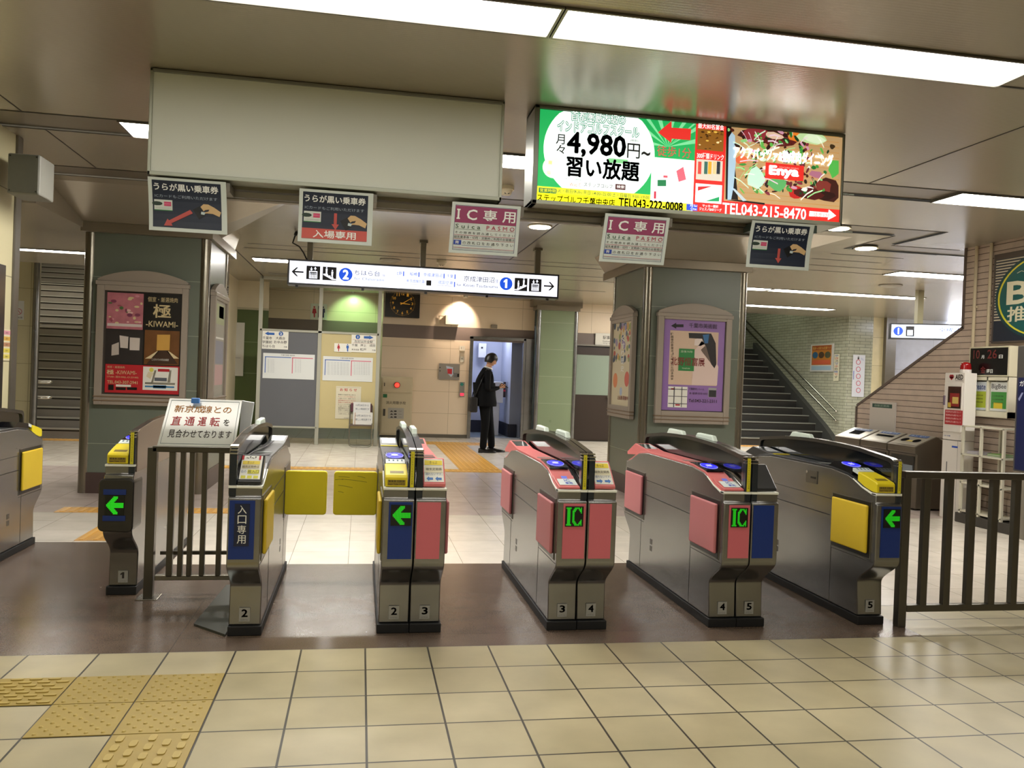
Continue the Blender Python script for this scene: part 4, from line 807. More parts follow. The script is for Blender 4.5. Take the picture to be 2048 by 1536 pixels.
# small signs
def hang(cor, label, kind):
    (ax, ay), (bx_, by_), (cx, cyy), (dx, dyy) = cor; Yn = SY-.02
    tl, tr, bl, br_ = PY(ax, ay, Yn), PY(bx_, by_, Yn), PY(cx, cyy, Yn), PY(dx, dyy, Yn)
    t = thing('hanging_sign', label, 'hanging sign', ((tl[0]+tr[0])/2, Yn, tl[1]), 'small laminated signs hanging over the gates')
    x0_, x1_, z0_, z1_ = (tl[0]+bl[0])/2, (tr[0]+br_[0])/2, (bl[1]+br_[1])/2, (tl[1]+tr[1])/2
    sk = (tl[0]-bl[0])/2   # slight sideways shear of the hanging sheet
    def Q(u, v, l): return (x0_+(x1_-x0_)*u+sk*(2*v-1), Yn-.0007*l+.012*math.sin(math.pi*v)*(1 if kind != 'ic' else 0), z0_+(z1_-z0_)*v)
    b = MB(); n = 8
    for i in range(n):
        v0, v1 = i/n, (i+1)/n; b.poly([Q(0, v0, 0), Q(1, v0, 0), Q(1, v1, 0), Q(0, v1, 0)], m('#c7cfc8', .35)); b.poly([Q(0, v1, -5), Q(1, v1, -5), Q(1, v0, -5), Q(0, v0, -5)], m('#c7cfc8', .35))
    for u in (0, 1):
        for i in range(n): b.poly([Q(u, i/n, 0), Q(u, i/n, -5), Q(u, (i+1)/n, -5), Q(u, (i+1)/n, 0)], m('#c7cfc8', .35))
    sh = b.build('sheet', t); g = MB(); tx = MB()
    def q(u0, v0, u1, v1, mt, l=1):
        ns = max(1, int(abs(v1-v0)*8+.5))
        for i in range(ns):
            a, c = v0+(v1-v0)*i/ns, v0+(v1-v0)*(i+1)/ns; g.poly([Q(u0, a, l), Q(u1, a, l), Q(u1, c, l), Q(u0, c, l)], mt)
    def w(txt, u0, u1, v0, v1, mt, bold=0.0, l=5):
        Vv, Fc, (a, bb, cc, d) = glyphs(txt, bold); tx.poly([Q(u0+(p[0]-a)/((bb-a) or 1)*(u1-u0), v0+(p[1]-cc)/((d-cc) or 1)*(v1-v0), l) for p in Vv], mt, Fc)
    def pg(pts, mt, l=4): g.poly([Q(u, v, l) for u, v in pts], mt)
    if kind == 'ic':
        MAG = m('#8e2f5a', .4); LNB = m('#3a3f66', .5)
        q(.055, .60, .945, .93, MAG, 2)
        for (a, c, d, e) in ((.05, .06, .95, .068), (.05, .935, .95, .943), (.05, .06, .056, .943), (.944, .06, .95, .943)): q(a, c, d, e, LNB, 1)
        pg([(.075, .665), (.125, .665), (.125, .69), (.113, .69), (.113, .84), (.125, .84), (.125, .865), (.075, .865), (.075, .84), (.087, .84), (.087, .69), (.075, .69)], WHITE, 5); w('C', .22, .37, .66, .87, WHITE, .02); w('専', .46, .66, .65, .88, WHITE, .015); w('用', .74, .93, .65, .87, WHITE, .015)
        w('S u i c a', .07, .43, .49, .57, m('#1f4a2e', .5)); w('P A S M O', .52, .93, .49, .57, m('#b02a50', .5)); q(.07, .470, .44, .475, m('#1f4a2e', .5), 2); q(.52, .470, .93, .475, m('#b02a50', .5), 2)
        w('そ の 他 券 を 読 み 通 し て く だ さ い', .07, .94, .38, .43, INK); q(.06, .355, .945, .362, m('#b02a50', .5), 2); w('磁気乗車券・切符・定期券ご利用のお客様は', .06, .94, .29, .345, INK); q(.06, .275, .945, .28, m('#b02a50', .5), 2)
        q(.06, .165, .17, .255, m('#1f3f9c', .4), 3); w('青', .08, .14, .18, .24, WHITE); w('の 改 札 口 を お 通 り 下 さ い', .19, .93, .18, .24, INK); q(.18, .155, .62, .16, m('#1f3f9c', .5), 2); q(.06, .11, .94, .116, m('#b02a50', .5), 2); q(.06, .09, .94, .094, LNB, 2)
    else:
        NV = m('#1b2436', .3); q(.05, .07, .93, .95, NV, 1)
        w('うらが黒い乗車券', .07, .90, .76, .90, WHITE, .025); w('ICカードもご利用いただけます', .08, .88, .63, .69, m('#9aa6b4', .5))
        q(.07, .40, .30, .59, m('#c9cfc8', .4), 2); pg([(.10+.028*math.cos(a)*(2.0 if abs(math.cos(a)) else 1), .515+.038*math.sin(a)) for a in [k*math.pi/8 for k in range(16)]], m('#23372c', .4), 4)
        pg([(.115+.06*math.cos(a), .515+.036*math.sin(a)) for a in [k*math.pi/8 for k in range(16)]], m('#23372c', .4), 4); q(.195, .475, .285, .555, m('#c8406a', .4), 4); w('PASMO', .20, .28, .505, .525, m('#e8a0b8', .4), 0, 6); q(.07, .385, .30, .40, m('#2f7a3a', .4), 3); w('..........', .09, .28, .43, .436, INK)
        # card and hand
        hv = {'a': (0, 0), 'b': (0, 0)}.get(kind, (0, 0)); ox, oy = (.0, .0)
        SKN = m('#c9a877', .5)
        pg([(.56, .44), (.66, .52), (.72, .34), (.64, .26)], m('#0b0d10', .3), 4)
        pg([(.66, .50), (.70, .555), (.76, .555), (.84, .50), (.925, .42), (.905, .33), (.82, .38), (.74, .385), (.67, .36), (.665, .385), (.76, .42), (.775, .46), (.72, .445), (.70, .42)], SKN, 6)
        pg([(.665, .36), (.71, .35), (.72, .40), (.67, .41)], m('#b9c8c8', .4), 7)
        RA = m('#b5473f', .4)
        if kind == 'a': pg([(.19, .10), (.30, .105), (.285, .15), (.56, .37), (.525, .43), (.255, .205), (.235, .235)], RA)
        else:
            zb = .24 if kind == 'b' else .10; pg([(.50, zb+.02), (.545, zb+.13), (.515, zb+.13), (.515, zb+.34), (.475, zb+.34), (.475, zb+.13), (.445, zb+.13)], RA)
        if kind == 'b': q(.05, .07, .93, .27, m('#bf4a3e', .4), 3); w('入場専用', .20, .78, .09, .24, WHITE, .015)
    g.build('printed_face', sh); tx.build('lettering', sh)
    b = MB(); b.box(x0_+(x1_-x0_)*.06+sk, x1_-(x1_-x0_)*.0+sk+.02, Yn+.01, Yn+.17, z1_-.05, z1_-.002, m('#3c4a44' if kind == 'c' else '#6d675a', .4)); b.build('hanger_clip', t) 
    return t
hang(((295, 352), (453, 365), (298, 460), (453, 469)), 'dark blue hanging sign with diagonal red arrow, leftmost, under the blank board', 'a')
hang(((599, 375), (748, 389), (595, 480), (742, 494)), 'dark blue hanging sign with red strip reading 入場専用', 'b')
hang(((905, 403), (1043, 413), (897, 502), (1033, 516)), 'IC専用 hanging sign with purple red header, left one, near the end of the blank board', 'ic')
hang(((1211, 426), (1340, 436), (1198, 522), (1327, 531)), 'IC専用 hanging sign with purple red header, right one, under the advert board', 'ic')
hang(((1505, 441), (1630, 449), (1492, 534), (1617, 541)), 'curled dark blue hanging sign with red down arrow, rightmost, under the advert board', 'c')
# ---- lit advert board
t = thing('advert_lightbox', 'lit advert board with green golf school half and red restaurant half', 'advert board', (1.9, SY, ZC))
x0, x1 = PY(1066, 310, SY)[0], PY(1686, 350, SY)[0]; z0 = PY(1370, 430, SY)[1]; z1 = ZC-.004
b = MB(); fr2 = m('#777a70', .35, .6)
b.box(x0, x1, SY-.012, SY+.24, z0, z0+.024, fr); b.box(x0, x1, SY-.012, SY+.24, z1-.018, z1, fr2); b.box(x0, x0+.03, SY-.012, SY+.24, z0, z1, fr2); b.box(x1-.014, x1, SY-.012, SY+.24, z0, z1, fr2); b.build('frame', t, bevel=.003)
b = MB(); b.box(x0+.02, x1-.01, SY+.0, SY+.22, z0+.012, z1-.01, fr2); b.build('case', t)
E_ = .9
def em(h, k=1.0): return m(h, .5, emit=E_*k)
fx0, fx1, fz0, fz1 = x0+.032, x1-.016, z0+.026, z1-.02
p = PR('Y', SY-.001, (1060, 200, 3.2))
GRN = em('#1fae5a'); YL = em('#f2ee2e'); RD = em('#e02a24'); WH = em('#f3fffb', 1.15)
p.quad(fx0, fz0, fx1, fz1, GRN); p.up()
def U(x): return p.px(x, 400)[0]
def ZZ(x, y): return p.px(x, y)[1]
xm = U(778); xr = U(1052)
def clip_circle(cx, cy, rx, ry, mt, n=60):
    u, v = p.px(cx, cy); R1 = p.px(cx+rx, cy)[0]-u; R2 = v-p.px(cx, cy+ry)[1]
    p.poly([(max(fx0, u+R1*math.cos(2*math.pi*k/n)), min(fz1, v+R2*math.sin(2*math.pi*k/n))) for k in range(n)], mt)
# rays
for k in range(14):
    a = math.radians(8+k*13); cxu, cxv = p.px(880, 300); L = .34
    q_ = [(cxu+L*math.cos(a-.04), cxv+L*math.sin(a-.04)), (cxu+L*math.cos(a+.04), cxv+L*math.sin(a+.04))]
    q_ = [(min(max(u, xm-.05), xr), min(v, fz1)) for u, v in q_]; p.poly([(cxu, cxv)]+q_, em('#7fe0a0'))
    p.layer += .01
p.up(); clip_circle(446, 330, 352, 330, WH); p.quad(xm, fz0, xr, ZZ(900, 375), WH)
p.up(); p.quad(fx0, fz0, xm, ZZ(400, 578), YL); p.quad(fx0, fz0, U(1040), ZZ(900, 655), YL)
p.quad(xr, fz0, fx1, fz1, RD); p.up()
p.pquad(55, 565, 168, 597, em('#1c6a45')); p.ppoly([(818, 208), (905, 135), (905, 178), (1030, 185), (1025, 258), (905, 248), (902, 275)], em('#e3322b'))
p.circ(*p.px(146, 433), p.px(146+66, 433)[0]-p.px(146, 433)[0], em('#f4efe6'), 24); p.pquad(118, 390, 140, 412, em('#e0e060')); p.pquad(108, 455, 130, 475, em('#e0e060'))
p.ppoly([(815, 512), (870, 512), (870, 552), (815, 552)], em('#1f7a4a')); p.ppoly([(935, 455), (980, 428), (998, 510), (950, 525)], em('#e0687a')); p.pquad(792, 585, 806, 632, em('#c83248')); p.pquad(852, 484, 880, 498, em('#d8596a')); p.pquad(545, 540, 610, 575, em('#4a2020')); p.pquad(500, 378, 625, 405, em('#7fd08a'))
p.pquad(1000, 668, 1070, 708, em('#2f4fd0'))
# right photo panels
p.pquad(1070, 190, 1238, 325, em('#8a5a1c')); p.pquad(1062, 385, 1230, 515, em('#d8d0c0')); p.pquad(1057, 540, 1226, 660, WH)
px0, px1, pz0, pz1 = U(1248), fx1, ZZ(1620, 675), fz1
p.quad(px0, pz0, px1, pz1, em('#c4a070', .8)); p.up()
rnd = random.Random(5)
for k in range(24):
    x = rnd.uniform(1080, 1230); y = rnd.uniform(200, 318); p.pcirc(x, y, rnd.uniform(4, 12), em(rnd.choice(['#e8c050', '#2a1606', '#f4e0a0', '#5a3208', '#3a1c06'])), 8, ry=rnd.uniform(2, 6)); p.layer += .02
for x, c in ((1085, '#d84a40'), (1125, '#3a6a60'), (1150, '#f0a830'), (1180, '#f0c890'), (1205, '#2a3038')): p.pquad(x-12, 395, x+10, 475, em(c))
p.ppoly([(1072, 555), (1165, 552), (1072, 582)], em('#d02a30')); p.ppoly([(1210, 620), (1208, 650), (1120, 648)], em('#1fa060'))
# plate of food: board grain, meat, salad, onions
p.ppoly([(1255, 152), (1285, 152), (1330, 640), (1250, 635)], em('#100c0a')); p.ppoly([(1330, 640), (1500, 660), (1500, 672), (1250, 640)], em('#100c0a')); p.layer += .3
p.ppoly([(1270, 240), (1290, 208), (1310, 230), (1315, 400), (1300, 560), (1285, 640), (1262, 640)], em('#a8c4d8')); p.ppoly([(1285, 560), (1310, 570), (1385, 645), (1360, 648)], em('#b8ccd8'))
for k in range(14):
    y = 180+k*34; p.ppoly([(1330, y), (1975, y+58), (1975, y+62), (1330, y+3)], em('#b98a4a')); 
p.layer += .3
def blob(x, y, rx, ry, c, n=11, rot=None):
    a0 = rnd.uniform(0, 6.28) if rot is None else rot; pts = []
    for k in range(n):
        a = 2*math.pi*k/n; r = rnd.uniform(.82, 1.12); dx, dy_ = rx*r*math.cos(a), ry*r*math.sin(a); pts.append((min(max(x+dx*math.cos(a0)-dy_*math.sin(a0), 1262), 1972), min(max(y+dx*math.sin(a0)+dy_*math.cos(a0), 170+(x-1262)*.085), 670+(x-1262)*.02)))
    p.ppoly(pts, em(c)); p.layer += .015
for a in ((1480, 225, 150, 60, '#3a1210'), (1440, 220, 90, 50, '#8a2c34'), (1600, 260, 110, 45, '#5a1a18'), (1900, 580, 115, 75, '#3c1a14'), (1870, 560, 60, 45, '#7a3028'), (1880, 610, 70, 30, '#2a100c'), (1700, 590, 52, 42, '#b81f1c'), (1780, 600, 100, 40, '#4a1210'), (1350, 385, 42, 32, '#d8643a'), (1690, 232, 48, 36, '#e07a28')): blob(*a, rot=.1)
for k in range(230): blob(rnd.gauss(1600, 130), rnd.uniform(190, 600), rnd.uniform(7, 26), rnd.uniform(4, 13), rnd.choice(['#3f903a', '#88c87a', '#d0e8c0', '#7a2a38', '#c890a8', '#1f6a2c', '#2a1410', '#4a1810', '#e4ece0', '#5faf4a', '#3a1614', '#64242c', '#16381c']))
for a in ((1800, 240, 100, 45, '#b8d8a0'), (1820, 250, 70, 28, '#d8ecc8'), (1950, 440, 40, 60, '#4fae4a'), (1440, 500, 60, 70, '#bfe8d0'), (1580, 540, 60, 45, '#58a860'), (1930, 300, 18, 16, '#3a2a18'), (1560, 230, 60, 22, '#d8b8a0'), (1830, 480, 50, 24, '#a86a80')): blob(*a, rot=.2)
for k in range(38):
    x = rnd.uniform(1340, 1860); y = rnd.uniform(220, 620); a = rnd.uniform(-1.2, 1.2); L = rnd.uniform(25, 60); dx, dy_ = L*math.cos(a), L*math.sin(a); w_ = rnd.uniform(2, 5)
    p.ppoly([(x-dx, y-dy_-w_), (x, y-w_-8), (x+dx, y+dy_-w_), (x+dx, y+dy_+w_), (x, y+w_-8), (x-dx, y-dy_+w_)], em(rnd.choice(['#f0f6ea', '#cfeccf', '#e8c8d8', '#9fd890']))); p.layer += .015
p.up(); p.ppoly([(1505, 400), (1750, 425), (1745, 522), (1500, 502)], em('#dc2820')); p.ppoly([(1785, 712), (1905, 722), (1908, 702), (1955, 742), (1902, 770), (1902, 752), (1782, 745)], WH)
p.layer += 1
K = em('#0c0c0c', .1); TG = em('#1f8a68', .9); TW = em('#ffffff', 1.2)
for (s1, a, bb, c, d, bo) in (('首都圏最大級の', 262, 84, 608, 148, .075), ('インドアゴルフスクール', 174, 152, 696, 220, .075)): p.ptext(s1, a, bb, c, d, TG, bo)
p.layer += 1; p.ptext('首都圏最大級の', 262, 84, 608, 148, TW, .01); p.ptext('インドアゴルフスクール', 174, 152, 696, 220, TW, .01)
p.ptext('月', 165, 222, 220, 285, K, .01); p.ptext('々', 168, 290, 222, 345, K, .01); p.ptext('4,980', 238, 222, 608, 372, K, .03); p.ptext('円', 620, 282, 700, 375, K, .01); p.ptext('~', 712, 335, 765, 357, K, .02)
p.ptext('習い放題', 232, 380, 695, 505, K, .03); p.ptext('(税別)', 640, 255, 690, 272, K); p.ptext('徒歩1分', 810, 300, 1028, 368, em('#d8484a')); p.ptext('※スクール規約有', 225, 502, 328, 515, em('#3a6a5a')); p.ptext('Webで', 250, 532, 325, 556, em('#d06a50')); p.ptext('ステップゴルフ', 342, 535, 525, 562, K); p.ptext('検索', 552, 548, 602, 568, TW)
p.ptext('営業時間', 62, 570, 162, 592, YL); p.ptext('(火・祝日休み) 平日 14:00~22:00 土・日曜日 9:00~19:00', 175, 572, 768, 640, em('#1c5a3c')) if False else None
# the two slanting lines follow the board, so they are set by world height
zt, zb = ZZ(470, 590), ZZ(470, 620); p.text('(火・祝日休み) 平日 14:00~22:00 土・日曜日 9:00~19:00', U(175), U(768), zb, zt, em('#1c5a3c'), .003)
p.text('ステップゴルフ千葉中央店', U(52), U(550), ZZ(300, 668), ZZ(300, 620), K, .032); p.text('TEL043-222-0008', U(575), U(985), ZZ(780, 698), ZZ(780, 645), K, .03)
p.ptext('All for', 1020, 670, 1068, 686, TW); p.ptext('One', 1025, 690, 1062, 706, TW)
p.ptext('最大80名宴会', 1072, 155, 1238, 190, TW, .01); p.ptext('300種類ドリンク', 1065, 345, 1236, 382, TW, .01); p.ptext('サッカー観戦', 1100, 672, 1202, 690, TW, .01); p.ptext('ジェスノBARリーグ', 1080, 692, 1222, 712, TW, .01); p.ptext('徒歩1分', 1810, 722, 1912, 750, em('#d8484a'))
p.text('TEL043-215-8470', U(1240), U(1775), ZZ(1500, 748), ZZ(1500, 680), TW, .02); p.ptext('Enya', 1530, 430, 1712, 500, TW, .06); p.ptext('URACHIBA DINING', 1590, 432, 1715, 442, em('#f0a8a0')); p.ptext('アクアパッツァ&熟成肉ダイニング', 1300, 325, 1935, 400, TW, .028)
p.ptext('熟成肉', 1545, 345, 1700, 385, TW, .02) if False else None
p.done(t)
# ================================================================== LIT DIRECTION SIGN
NY = 10.0
t = thing('direction_sign', 'long lit direction sign with blue numbers 2 and 1 hung on three posts', 'direction sign', (.73, NY, ZC))
x0, x1 = PY(575, 540, NY)[0], PY(1118, 575, NY)[0]; z1, z0 = PY(847, 533, NY)[1], PY(847, 583, NY)[1]
b = MB(); fb = m('#15161c', .3); b.box(x0, x1, NY, NY+.22, z0, z1, fb); b.build('case', t, bevel=.004)
for px_ in (619, 848, 1080): b = MB(); xx = PY(px_, 500, NY)[0]; b.box(xx-.032, xx+.032, NY+.09, NY+.15, z1, ZC, m('#6c6657', .4, .6)); b.box(xx-.05, xx+.05, NY+.07, NY+.17, ZC-.03, ZC, m('#6c6657', .4, .6)); b.build('hanging_post', t, bevel=.003)
for px_ in (592, 725, 852, 975, 1097): b = MB(); xx = PY(px_, 590, NY)[0]; b.box(xx-.015, xx+.015, NY+.05, NY+.08, z0-.025, z0, fb); b.build('latch', t)
p = PR('Y', NY-.001, (560, 480, 3.531)); NW = em('#eef2ff', 1.25); NB = em('#1450d8', 1.0); NK = em('#0a0a12', .15); NL = em('#33508c', .35)
p.quad(x0+.022, z0+.022, x1-.022, z1-.022, NW); p.up()
hz = z1-z0; zc_ = (z0+z1)/2
def NX(x): return p.px(x, 270)[0]
def arrow(xt, xe, zc0, mt):
    s_ = 1 if xe > xt else -1; L = abs(xe-xt)
    p.poly([(xt, zc0), (xt+s_*.055, zc0+.052), (xt+s_*.075, zc0+.052), (xt+s_*.036, zc0+.009), (xe, zc0+.009), (xe, zc0-.009), (xt+s_*.036, zc0-.009), (xt+s_*.075, zc0-.052), (xt+s_*.055, zc0-.052)], mt)
arrow(NX(80), NX(165), zc_, NK); arrow(NX(1940), NX(1865), zc_, NK)
def picto(xa, xb, kind):
    p.quad(xa, zc_-.078, xb, zc_+.078, NK); p.layer += .5; w = xb-xa; c = (xa+xb)/2
    if kind == 'lift':
        p.quad(xa+w*.2, zc_-.066, xb-w*.2, zc_+.02, NW); p.layer += .3; p.quad(xa+w*.25, zc_-.058, xb-w*.25, zc_+.008, NK)
        p.layer += .3
        for k in range(4): u = xa+w*(.28+.12*k); p.quad(u, zc_-.055, u+w*.08, zc_-.02, NW); p.circ(u+w*.04, zc_-.008, w*.035, NW, 8)
        for sx, up_ in ((-.14, -1), (.14, 1)): u = c+w*sx; p.poly([(u-w*.1, zc_+.045), (u, zc_+.045+.024*up_), (u+w*.1, zc_+.045)], NW); p.quad(u-w*.025, zc_+.028, u+w*.025, zc_+.064, NW)
        p.layer -= .6
    else:
        d = 1 if kind == 'stR' else -1
        f = lambda u: c+d*(u-.5)*w
        pts = [(f(.02), zc_-.07), (f(.02), zc_-.058), (f(.22), zc_-.058), (f(.22), zc_-.04), (f(.42), zc_-.04), (f(.42), zc_-.022), (f(.62), zc_-.022), (f(.62), zc_-.004), (f(.95), zc_-.004), (f(.95), zc_-.018), (f(.3), zc_-.07)]
        p.poly(pts if d > 0 else pts[::-1], NW)
        for u, zz in ((.3, 0.0), (.72, .03)):
            p.circ(f(u), zc_+zz+.038, w*.05, NW, 10); p.poly([(f(u)-w*.07, zc_+zz+.025), (f(u)+w*.07, zc_+zz+.025), (f(u)+w*.05, zc_+zz-.035), (f(u)-w*.05, zc_+zz-.035)], NW)
    p.layer -= .5
picto(NX(185), NX(282), 'lift'); picto(NX(300), NX(397), 'stL'); picto(NX(1658), NX(1748), 'stR'); picto(NX(1760), NX(1848), 'lift')
p.circ(NX(463), zc_, .078, NB, 32); p.circ(NX(1598), zc_, .078, NB, 32)
for x, r in ((872, 0), (980, 0), (1158, 0), (1236, 0), (1234, 1)): p.quad(NX(x)-.006, zc_+(.02 if r == 0 else -.075), NX(x)+.006, zc_+(.078 if r == 0 else -.012), NB)
p.quad(NX(775), zc_-.07, NX(776), zc_+.01, NL); p.pquad(1033, 285, 1068, 322, NK)
p.layer += 1
T = lambda s1, a, bb, c, d, mt, bo=0.0: p.text(s1, NX(a), NX(bb), zc_+c, zc_+d, mt, bo)
T('2', 445, 482, -.052, .052, TW, .03); c1 = NX(1598); p.poly([(c1-.012, zc_-.052), (c1+.014, zc_-.052), (c1+.014, zc_+.054), (c1-.006, zc_+.054), (c1-.030, zc_+.030), (c1-.030, zc_+.012), (c1-.012, zc_+.024)], TW)
T('ちはら台', 525, 705, .0, .062, NL); T('方面', 722, 740, .0, .03, NL); T('for Chiharadai', 525, 735, -.055, -.02, em('#7088b8', .7)); T('上野', 818, 860, .03, .072, NB); T('船橋', 915, 970, .03, .072, NB); T('京成津田沼', 1012, 1146, .03, .075, NB); T('千葉', 1176, 1224, .032, .072, NB)
T('新京成線方面', 895, 1022, -.05, -.012, NB); T('成田空港', 1118, 1222, -.05, -.008, NB); T('Narita Airport', 1112, 1222, -.075, -.058, NL); T('Shin-Keisei Line', 880, 1020, -.075, -.06, em('#7088b8', .7)); T('for', 1250, 1282, -.062, -.028, NL); T('Keisei Tsudanuma', 1296, 1540, -.062, -.025, NL); T('京成津田沼', 1298, 1515, .0, .068, em('#1c2f60', .3)); T('方面', 1520, 1540, .0, .05, NL); T('Ueno', 820, 856, .008, .02, em('#7088b8', .7)); T('Chiba', 1180, 1220, .008, .02, em('#7088b8', .7))
p.done(t)
t = MB(); P = [PY(590, 470, NY)+(0,), PY(585, 485, NY)+(0,), PY(598, 492, NY)+(0,), PY(607, 505, NY)+(0,), PY(612, 516, NY)+(0,)]
t.tube([(q[0], NY+.03, q[1]) for q in P]+[(P[-1][0]+.02, NY+.05, z1)], .009, BLACK, 8); t.tube([(P[0][0], NY+.03, P[0][1]), (P[0][0]+.02, NY+.03, ZC)], .02, BLACK, 8)
tag(t.build('cable'), 'black cable drooping from ceiling to the left end of the lit direction sign', 'cable')
# ================================================================== FAR STAIRS
def stairs(name, label, x0, x1, ys, z0, rise, tread_m, riser_m, nose_m, loc):
    t = thing(name, label, 'stairs', loc)
    a = MB(); n_ = MB()
    for i, y in enumerate(ys):
        z = z0+rise*i; y2 = ys[i+1] if i+1 < len(ys) else y+1.0
        a.poly([(x0, y, z), (x1, y, z), (x1, y, z+rise), (x0, y, z+rise)], riser_m); a.poly([(x0, y, z+rise), (x1, y, z+rise), (x1, y2, z+rise), (x0, y2, z+rise)], tread_m)
        n_.box(x0, x1, y-.022, y+.02, z+rise-.018, z+rise+.003, nose_m)
        a.box(x0, x1, y-.001, y+.001, z+rise-.045, z+rise-.018, SEAM)
    a.build('step', t); n_.build('nosing', t); return t
ysL = []; y = 15.2
for i in range(24):
    ysL.append(y); y += .30
    if i in (11, 18): y += 1.2
STG = m('#8a857d', .45, noise=.15, nscale=3)
stairs('staircase', 'wide grey stairs going up behind the left pillar', -8.75, -2.35, ysL, 0, .165, STG, m('#8a857e', .4, noise=.15, nscale=3), m('#a8a59c', .5), (-5, 15.2, 0))
ysR = [17.2+.30*i+(1.2 if i > 13 else 0) for i in range(22)]
stairs('staircase', 'dark stairs with pale step edges going up beside the green tiled wall', 5.7, 10.38, ysR, 0, .165, m('#4c4c47', .5, noise=.1), m('#23221f', .5, noise=.2), m('#7c7e76', .5), (8, 17.2, 0))
b = MB(); P = [(17.0, 0), (17.0, .12), (17.2, .30)]+[(17.2+.30*i, .165*(i+1)+.16) for i in range(1, 14)]+[(21.2, 0)]; b.prism(P, 10.38, 10.50, m('#3b3c3a', .5)); structure(b.build('trim_8'))
def handrail(label, z0_, dz):
    t = thing('handrail', label, 'handrail', (10.4, 17.05, 0), 'steel handrails on the tiled stair wall')
    b = MB(); pts = [(10.42, 17.02, z0_-.03), (10.42, 17.08, z0_)]; pts += [(10.42, 22.2, z0_+dz)]; b.tube(pts, .022, CHROME, 12); b.sphere((10.42, 17.02, z0_-.03), .03, .03, .03, CHROME, 12, 8); b.build('rail', t)
    for k in range(5): y = 17.5+1.05*k; z = z0_+(y-17.08)/(22.2-17.08)*dz; b = MB(); b.tube([(10.42, y, z-.02), (10.45, y, z-.06), (10.5, y, z-.06)], .010, STEEL_D, 8); b.build('bracket', t)
handrail('upper steel handrail on the green tiled wall of the right stairs', .845, 2.52)
handrail('lower steel handrail on the green tiled wall of the right stairs', .645, 2.52)
t = thing('handrail', 'pair of steel rail ends sticking out beside the left stairs', 'handrail', (-5.2, 15.1, .8)); 
for z in (.94, .68): b = MB(); b.tube([(-5.25, 15.02, z), (-5.10, 15.03, z), (-5.09, 15.10, z)], .028, CHROME, 12); b.build('rail', t)
# ================================================================== TACTILE PAVING
TY_ = m('#a8924a', .5, noise=.14, nscale=9); TYB = m('#b8a259', .5, noise=.1, nscale=20)
def tact(ix, jy, kind, label):
    x0 = TX0+.3*ix; y1 = TY0-.3*jy; y0 = y1-.3
    b = MB(); b.box(x0+.003, x1_ if False else x0+.297, y0+.003, y1-.003, .0, .003, TY_)
    if kind == 'dot':
        for r in range(9):
            for c in range(5):
                u = x0+.035+.0575*c+(.028 if r % 2 else 0); v = y0+.022+.0325*r
                if u < x0+.29: b.cyl((u, v, .003), .0085, .0045, TYB, 10, r2=.005)
    else:
        for r in range(8 if kind == 'barx' else 4):
            for c in range(4 if kind == 'barx' else 5):
                if kind == 'barx': u = x0+.045+.072*c+(.03 if r % 2 else 0); v = y0+.024+.036*r; hw, hh = .024, .008
                else: u = x0+.04+.055*c; v = y0+.04+.072*r+(.03 if c % 2 else 0); hw, hh = .013, .024
                if u+hw < x0+.297 and v+hh < y1: 
                    P = [(u+hw*a, v+hh*b_) for a, b_ in ((-1, -.6), (-.7, -1), (.7, -1), (1, -.6), (1, .6), (.7, 1), (-.7, 1), (-1, .6))]; b.prism(P, .003, .0075, TYB, 'z')
    return tag(b.build('tactile_tile'), label, 'tactile tile', 'yellow tactile tiles in the foreground')
tact(0, 1, 'dot', 'dotted yellow tactile tile, upper right one of the four dotted tiles')
tact(-1, 1, 'dot', 'dotted yellow tactile tile, upper left one of the four dotted tiles')
tact(0, 2, 'dot', 'dotted yellow tactile tile, lower right one of the four dotted tiles')
tact(-1, 2, 'dot', 'dotted yellow tactile tile, lower left one of the four dotted tiles')
tact(-2, 1, 'barx', 'ribbed yellow tactile tile left of the dotted ones at the left edge')
tact(-3, 1, 'barx', 'ribbed yellow tactile tile at the far left, cut by the photo edge')
tact(0, 3, 'bary', 'yellow tactile tile with raised bars pointing away, at the bottom edge')
tact(0, 4, 'bary', 'yellow tactile tile with raised bars nearest the viewer, below the photo edge')
OR_ = m('#c9963f', .45, noise=.1, nscale=14); ORB = m('#d8a850', .45)
def path(x0, x1, y0, y1, along, label):
    b = MB(); b.box(x0, x1, y0, y1, 0, .003, OR_)
    if along == 'x':
        k = x0+.04
        while k < x1-.03: b.box(k, k+.035, y0+.02, y1-.02, .003, .007, ORB); k += .075
    else:
        n = max(3, int((x1-x0)/.075)); 
        for i in range(n): u = x0+(x1-x0)*(i+.3)/n; b.box(u, u+.03, y0+.01, y1-.01, .003, .007, ORB)
    return tag(b.build('tactile_strip'), label, 'tactile paving', 'orange tactile strips on the concourse floor')
path(-2.75, 4.5, 11.32, 11.62, 'x', 'orange tactile strip crossing the concourse behind the gates')
path(-2.6, -.43, 7.88, 8.15, 'x', 'short orange tactile strip behind gates 1 and 2')
path(-2.05, -1.75, 6.65, 7.86, 'y', 'orange tactile strip leading away between the left edge gate and gate 1')
path(1.40, 1.98, 11.64, 15.6, 'y', 'ribbed orange tactile strip leading away toward the man in the suit')
path(1.2, 2.55, 15.62, 16.2, 'x', 'orange tactile block crossing in front of the washroom door')
path(-8.7, -2.9, 14.75, 15.1, 'x', 'orange tactile strip at the foot of the left stairs')
path(6.0, 10.3, 16.8, 17.1, 'x', 'yellow tactile strip at the foot of the right stairs')
